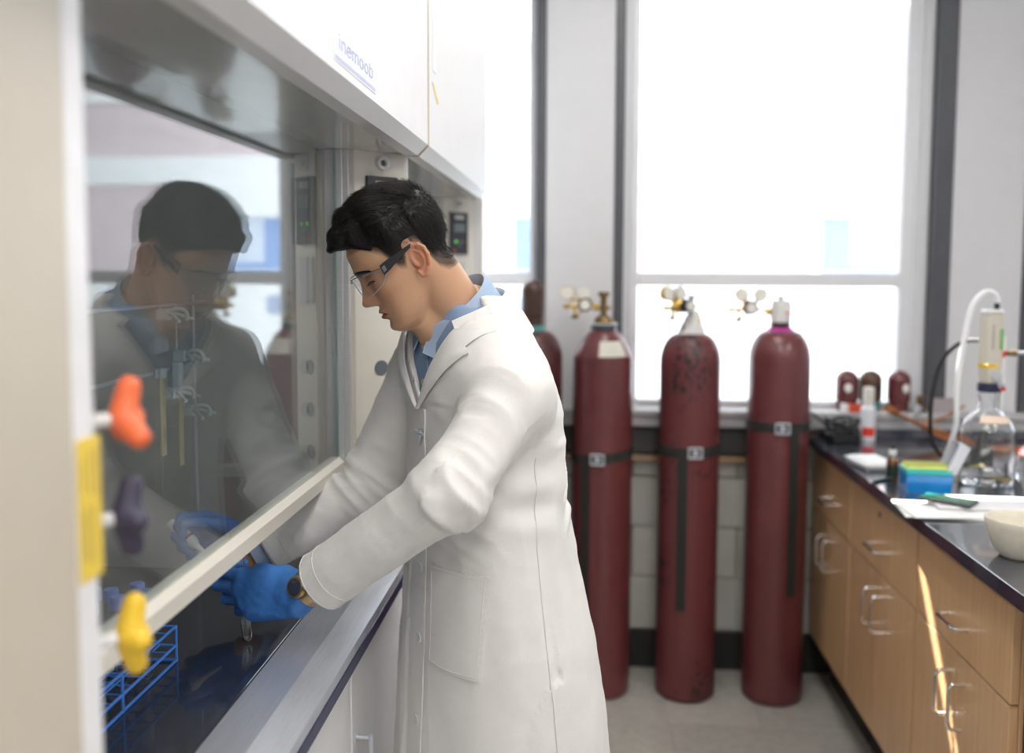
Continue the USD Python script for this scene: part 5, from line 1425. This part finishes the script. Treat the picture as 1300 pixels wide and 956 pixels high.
def hand_parts(W, d, t, n, curls, thumb, spread=(0.06, 0.0, -0.06, -0.12), big=1.0):
    """W: wrist, d: towards the knuckles, t: towards the thumb, n: out of the palm. Returns palm bones and one chain per finger."""
    palm, chains = [], []
    for (k, (kd, kt)) in enumerate([f[0] for f in FING]):
        K = W + d * kd + t * kt - n * (0.004 - 0.003 * abs(k - 1.4))
        palm.append((W + t * (0.016 - 0.011 * k) + d * 0.004, K, 0.0165, 0.0128))
    palm.append((W + d * 0.012 + t * 0.015 + n * 0.006, W + d * 0.060 + t * 0.030 + n * 0.008, 0.017, 0.014))
    palm.append((W + d * 0.015 - t * 0.016 + n * 0.006, W + d * 0.068 - t * 0.028 + n * 0.006, 0.016, 0.013))
    for k, ((kd, kt), L, r) in enumerate(FING):
        K = W + d * kd + t * kt - n * (0.004 - 0.003 * abs(k - 1.4)); ch = []; A = 0.0; q = K
        for j in range(3):
            A += math.radians(curls[k][j])
            dr = (d + t * spread[k]) * math.cos(A) + n * math.sin(A); dr /= np.linalg.norm(dr)
            q2 = q + dr * L[j]; ch.append((q, q2, r * (1.0 - 0.07 * j) + 0.0006, r * (0.97 - 0.08 * j))); q = q2
        chains.append(ch)
    q = W + d * 0.026 + t * 0.026 + n * 0.010; ch = []
    for (a, b, c), L, r0, r1 in zip(thumb, (0.042, 0.033, 0.027), (0.0145, 0.0112, 0.0102), (0.0112, 0.0102, 0.0088)):
        dr = d * a + t * b + n * c; dr /= np.linalg.norm(dr); q2 = q + dr * L; ch.append((q, q2, r0, r1)); q = q2
    chains.append(ch)
    if big != 1.0:
        sc = lambda g: (W + (g[0] - W) * big, W + (g[1] - W) * big, g[2] * big, g[3] * big)
        palm, chains = [sc(g) for g in palm], [[sc(g) for g in ch] for ch in chains]
    return palm, chains


def glove(name, W, d, t, n, curls, thumb, cuff_dir, cuff_len, label, big=1.0):
    palm, chains = hand_parts(W, d, t, n, curls, thumb, big=big)

    def fn(p):
        f = np.full(len(p), 1.0)
        for a, b, ra, rb in palm:
            f = smin(f, capsule(p, a, b, ra, rb), 0.014)
        c = capsule(p, W - d * 0.0, W + cuff_dir * (cuff_len + 0.03), 0.0275, 0.0325)
        c = np.maximum(c, (p - W) @ cuff_dir - cuff_len)
        f = smin(f, c, 0.018)
        for k, ch in enumerate(chains):
            g = np.full(len(p), 1.0)
            for a, b, ra, rb in ch:
                g = smin(g, capsule(p, a, b, ra, rb), 0.004)
            f = smin(f, g, 0.0035 if k < 4 else 0.008)
        q = p - W
        al = q @ d
        f = f + 0.0011 * np.sin(al / 0.0052 + 2.2 * np.sin((q @ t) / 0.02)) * np.exp(-((al + 0.005) / 0.035) ** 2)
        return f
    allp = np.vstack([np.vstack([a, b]) for a, b, *_ in palm] + [np.vstack([a, b]) for ch in chains for a, b, *_ in ch] + [W + cuff_dir * (cuff_len + 0.01)])
    m = mesh_sdf(fn, allp.min(0) - 0.04, allp.max(0) + 0.04, 0.0019)
    m.vertices += normals_of(m) * ((meshkit.noise(m.vertices / 0.009, 8) - 0.5) * 0.0009)[:, None]
    return obj(name, m, M_glove, MAN, True, label), chains


def unit(a):
    a = A3(a, float); return a / np.linalg.norm(a)


# his left hand (nearer): thumb up, palm turned away from the camera, fingers closed round the tube
dL = unit((-0.985, 0.14, -0.07)); nL = unit((0.10, 0.97, 0.0)); nL = unit(nL - dL * (nL @ dL)); tL = np.cross(nL, dL); tL = tL if tL[2] > 0 else -tL
dn = tL
WL = A3([-0.446, 1.418, 1.003])
crv = [(16, 70, 50), (20, 74, 52), (24, 76, 52), (30, 76, 52)]
_, chL = glove('left_glove', WL, dL, tL, nL, crv, [(0.58, -0.30, 0.80), (0.82, -0.30, 0.55), (0.85, -0.34, 0.45)], unit(L_EL - L_WR) * 1.0, 0.022, 'blue glove on the nearer hand, closed round the test tube', 1.08)
# his right hand (behind the glass): thumb up, palm towards the camera, holding the pipette
dR = unit((-0.93, -0.10, 0.34)); nR = unit((-0.05, -0.95, -0.22)); nR = unit(nR - dR * (nR @ dR)); tR = np.cross(dR, nR); tR = tR if tR[2] > 0 else -tR
WR = A3([-0.612, 1.642, 1.012])
crv = [(40, 62, 30), (46, 66, 34), (52, 68, 36), (58, 68, 36)]
_, chR = glove('right_glove', WR, dR, tR, nR, crv, [(0.70, 0.45, 0.60), (0.86, 0.10, 0.50), (0.86, -0.14, 0.48)], unit(R_EL - R_WR) * 1.0, 0.075, 'blue glove on the farther hand, seen through the sash glass')

# test tube in the left hand
grip = (chL[0][1][1] + chL[4][2][1]) / 2
tb = A3([-0.545, 1.452, 0.9075]); tt = tb + unit(A3([-0.10, 0.02, 1.0])) * 0.150
t = thing('test_tube', 'glass test tube with a little clear liquid held upright in the man\'s nearer hand', 'test tube')
prof = [(0, 0), (0.0040, 0.0012), (0.0066, 0.0040), (0.0078, 0.0085), (0.0078, 0.146), (0.0090, 0.148), (0.0090, 0.150), (0.0068, 0.150), (0.0068, 0.0095), (0.0056, 0.0052), (0.0030, 0.0026), (0, 0.0016)]
obj('glass', aim(lathe(prof, 28), tb, tt - tb), M_glass, t, 50)
obj('liquid', aim(lathe([(0, 0.0022), (0.003, 0.0032), (0.0058, 0.0062), (0.0064, 0.010), (0.0064, 0.040), (0, 0.040)], 24), tb, tt - tb), mat('pale_liquid', (0.90, 0.95, 0.82), 0.0, trans=1.0, ior=1.33, vary=0.0), t, 50)
# pipette in the right hand
p0, p1 = A3([-0.735, 1.585, 1.066]), A3([-0.640, 1.565, 1.000])
ax = unit(p1 - p0)
t = thing('pipette', 'white plastic dropper held slanting down in the man\'s farther hand behind the glass', 'dropper')
obj('bulb', aim(lathe([(0, 0), (0.009, 0.001), (0.0115, 0.006), (0.0115, 0.055), (0.0085, 0.064), (0.0060, 0.068), (0, 0.068)], 24), p0, ax), M_white, t, 40)
obj('nozzle', aim(lathe([(0, 0.066), (0.0058, 0.066), (0.0042, 0.084), (0.0026, 0.112), (0.0016, 0.122), (0, 0.122)], 20), p0, ax), M_white, t, 40)
obj('red_mark', aim(lathe([(0.0116, 0.044), (0.01185, 0.044), (0.01185, 0.049), (0.0116, 0.049)], 24), p0, ax), mat('plum_mark', (0.30, 0.06, 0.10), 0.5), t, 40)
# wristwatch
t = thing('wristwatch', 'dark faced wristwatch with a gold case between glove and coat cuff', 'watch')
fd = unit(L_EL - L_WR); wc = WL + fd * 0.026
band = lathe([(0.0290, -0.008), (0.0312, -0.008), (0.0312, 0.008), (0.0290, 0.008), (0.0290, -0.008)], 40)
obj('band', aim(band, wc, fd), mat('gold_band', (0.60, 0.42, 0.20), 0.3, metal=0.9), t, 40)
fn_ = unit(A3([-0.25, -0.85, 0.35])); fn_ = unit(fn_ - fd * (fn_ @ fd))
obj('case', aim(lathe([(0, 0), (0.0165, 0), (0.0175, 0.003), (0.0165, 0.0085), (0.0142, 0.0095), (0, 0.0085)], 32), wc + fn_ * 0.0285, fn_), mat('gold_band', (0.60, 0.42, 0.20), 0.3, metal=0.9), t, 40)
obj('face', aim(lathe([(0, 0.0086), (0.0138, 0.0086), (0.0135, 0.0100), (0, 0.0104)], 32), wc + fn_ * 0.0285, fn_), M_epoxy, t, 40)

# shirt cuff showing at the right sleeve
dr = unit(R_WR - R_EL)
obj('cuff', aim(lathe([(0.0365, -0.05), (0.0385, -0.05), (0.0375, 0.012), (0.0355, 0.012), (0.0365, -0.05)], 36), R_WR, dr), M_collarblue, SHIRT, 50, 'pale blue shirt cuff at the farther wrist')

# trousers and shoes
def legs_sdf(p):
    d = np.full(len(p), 1.0)
    for hp, kn, an in LEGS:
        d = smin(d, smin(capsule(p, hp, kn, 0.088, 0.066), capsule(p, kn, an, 0.066, 0.056), 0.03), 0.03)
    d = smin(d, np.maximum(section(p, 0.022)[0], np.maximum(p[:, 2] - 1.02, 0.86 - p[:, 2])), 0.04)
    return np.maximum(d, 0.075 - p[:, 2])


lm = mesh_sdf(legs_sdf, (-0.36, 1.34, 0.05), (0.08, 1.86, 1.05), 0.011)
lm.vertices += normals_of(lm) * ((meshkit.noise(lm.vertices / A3([0.06, 0.06, 0.10]), 2) - 0.5) * 0.010)[:, None]
obj('trousers', lm, mat('navy_trousers', (0.03, 0.035, 0.05), 0.85, vary=0.1), MAN, True)
for hp, kn, an in LEGS:
    def shoe_sdf(p, an=an):
        a = A3([an[0] + 0.03, an[1] + 0.02, 0.045]); b = A3([an[0] - 0.13, an[1] - 0.09, 0.032])
        d = smin(capsule(p, a, b, 0.045, 0.034), capsule(p, A3([an[0], an[1], 0.05]), A3([an[0], an[1], 0.10]), 0.042, 0.044), 0.03)
        return np.maximum(d, 0.0 - p[:, 2])
    obj('shoe', mesh_sdf(shoe_sdf, (an[0] - 0.22, an[1] - 0.20, -0.02), (an[0] + 0.12, an[1] + 0.12, 0.17), 0.008), mat('black_leather', (0.02, 0.018, 0.016), 0.35), MAN, True)

# =================================================================== things inside the near hood
M_bluewire = mat('blue_coated_wire', (0.07, 0.24, 0.72), 0.35, vary=0.05)
RX0, RX1, RY0, RY1, RZ = -0.735, -0.630, 1.03, 1.372, 0.9055
t = thing('tube_rack', 'blue coated wire rack for test tubes on the black work surface of the hood', 'rack')
w = 0.0023
for z in (RZ + w, RZ + 0.026, RZ + 0.056):
    ring_pts = [(RX0, RY0, z), (RX1, RY0, z), (RX1, RY1, z), (RX0, RY1, z), (RX0, RY0, z)]
    obj('hoop', [rod(a, b, w, n=8) for a, b in zip(ring_pts[:-1], ring_pts[1:])], M_bluewire, t)
NX, NY = 4, 12
for z in (RZ + 0.026, RZ + 0.056):
    obj('grid', [rod((RX0 + (RX1 - RX0) * i / NX, RY0, z), (RX0 + (RX1 - RX0) * i / NX, RY1, z), 0.0014, n=6) for i in range(1, NX)] + [rod((RX0, RY0 + (RY1 - RY0) * j / NY, z), (RX1, RY0 + (RY1 - RY0) * j / NY, z), 0.0014, n=6) for j in range(1, NY)], M_bluewire, t)
for x, y in ((RX0, RY0), (RX1, RY0), (RX0, RY1), (RX1, RY1), (RX1, (RY0 + RY1) / 2), (RX0, (RY0 + RY1) / 2)):
    obj('upright', rod((x, y, RZ), (x, y, RZ + 0.058), w, n=8), M_bluewire, t)
first = None
M_bluecap = mat('blue_cap', (0.16, 0.28, 0.72), 0.4, vary=0.05)
for k, (i, j) in enumerate([(0, 8), (1, 9), (2, 10), (0, 9), (1, 7), (2, 8), (0, 6), (3, 9), (1, 6)]):
    x = RX0 + (RX1 - RX0) * (i + 0.5) / NX; y = RY0 + (RY1 - RY0) * (j + 0.5) / NY
    lab = 'blue-capped tube in the wire rack, %s row, %s from its far end' % (['fourth', 'third', 'second', 'front'][i], ['', 'end', 'second', 'third', 'fourth', 'fifth', 'sixth', 'seventh', 'eighth'][NY - j])
    if first is None:
        first = thing('capped_tube', lab, 'test tube', (x, y, RZ + 0.0035), 0, 'blue capped test tubes in the rack')
        obj('tube', lathe([(0, 0), (0.004, 0.001), (0.0070, 0.004), (0.0080, 0.009), (0.0080, 0.118), (0.0066, 0.118), (0.0066, 0.010), (0.003, 0.004), (0, 0.003)], 20), M_glass, first, 50)
        obj('cap', lathe([(0, 0.117), (0.0105, 0.117), (0.0110, 0.120), (0.0110, 0.134), (0.0100, 0.136), (0, 0.136)], 24), M_bluecap, first, 40)
    else:
        dup(first, lab, (x, y, RZ + 0.0035))

# lattice of thin rods with clamps and two pale splints
LX = -0.748
t = thing('rod_lattice', 'thin steel rod lattice standing inside the hood behind the sash glass', 'lattice')
for y in (1.20, 1.735):
    obj('upright', rod((LX, y, 0.905), (LX, y, 1.47), 0.004, n=10), M_steel, t)
for z in (1.34, 1.455):
    obj('crossbar', rod((LX + 0.008, 1.16, z), (LX + 0.008, 1.775, z), 0.004, n=10), M_steel, t)
M_splint = mat('pale_wood_splint', (0.66, 0.58, 0.36), 0.7, vary=0.08, stretch=(1, 1, 0.1))
M_clampm = mat('white_clamp', (0.72, 0.78, 0.80), 0.4)
for k, (y, z0, z1, lab) in enumerate([(1.55, 1.195, 1.334, 'pale wooden splint hanging in the hood, the left one of two seen through the glass'), (1.62, 1.163, 1.309, 'pale wooden splint hanging in the hood, the right one of two seen through the glass')]):
    t = thing('wooden_splint', lab, 'splint', (LX + 0.0225, y, z0), 0, 'wooden splints in the hood')
    obj('stick', box(-0.0025, 0.0025, -0.0085, 0.0085, 0.0, z1 - z0, 0.001), M_splint, t)
    obj('clip', box(-0.010, 0.004, -0.0095, 0.0095, z1 - z0 - 0.004, z1 - z0 + 0.014 + (0.03 if k else 0.0), 0.002), M_clampm, t)
for k, (y, z, lab) in enumerate([(1.565, 1.440, 'white three-pronged clamp at the top of the rod lattice in the hood'), (1.63, 1.362, 'white clamp on the rod lattice above the right wooden splint'), (1.585, 1.300, 'white clamp on the rod lattice beside the left wooden splint'), (1.655, 1.258, 'lowest white clamp on the rod lattice, by the right wooden splint')]):
    t = thing('lattice_clamp', lab, 'clamp', (LX + 0.022, y, z), 0, 'white clamps on the lattice')
    obj('boss', box(-0.012, 0.012, -0.010, 0.010, -0.010, 0.010, 0.003), M_clampm, t)
    obj('stem', rod((-0.008, 0, 0.0), (-0.008, 0, (1.455 if z > 1.35 else 1.34) - z), 0.002, n=8), M_steel, t)
    for a in (-1, 0, 1):
        obj('prong', tube(spline([(0.008, 0, 0), (0.020, 0.010 * a, 0.010 * (a == 0)), (0.030, 0.022 * a + 0.004, 0.016 * (a == 0) - 0.006), (0.038, 0.030 * a + 0.006, -0.010)], 12), 0.0036, 8), M_clampm, t)

# unseen slabs added outside the windows: their gap narrows the sun to a streak
M_sunslab = mat('sun_slab_grey', (0.50, 0.50, 0.48), 0.9, vary=0.08)
t = thing('added_sun_slabs', 'pale unseen slabs added above the windows outside to shape the sun streak', 'added_sun_slabs')
GY = 4.517
obj('slab', box(-9, 7, 3.67, GY, 3.90, 3.915, 0.001), M_sunslab, t)
obj('slab', box(-9, 7, GY + 0.052, 6.9, 3.90, 3.915, 0.001), M_sunslab, t)
for x in (-6.0, -2.0, 2.2, 6.0):
    obj('bracket', box(x, x + 0.12, 3.67, 6.8, 3.915, 4.1, 0.004), M_sunslab, t)
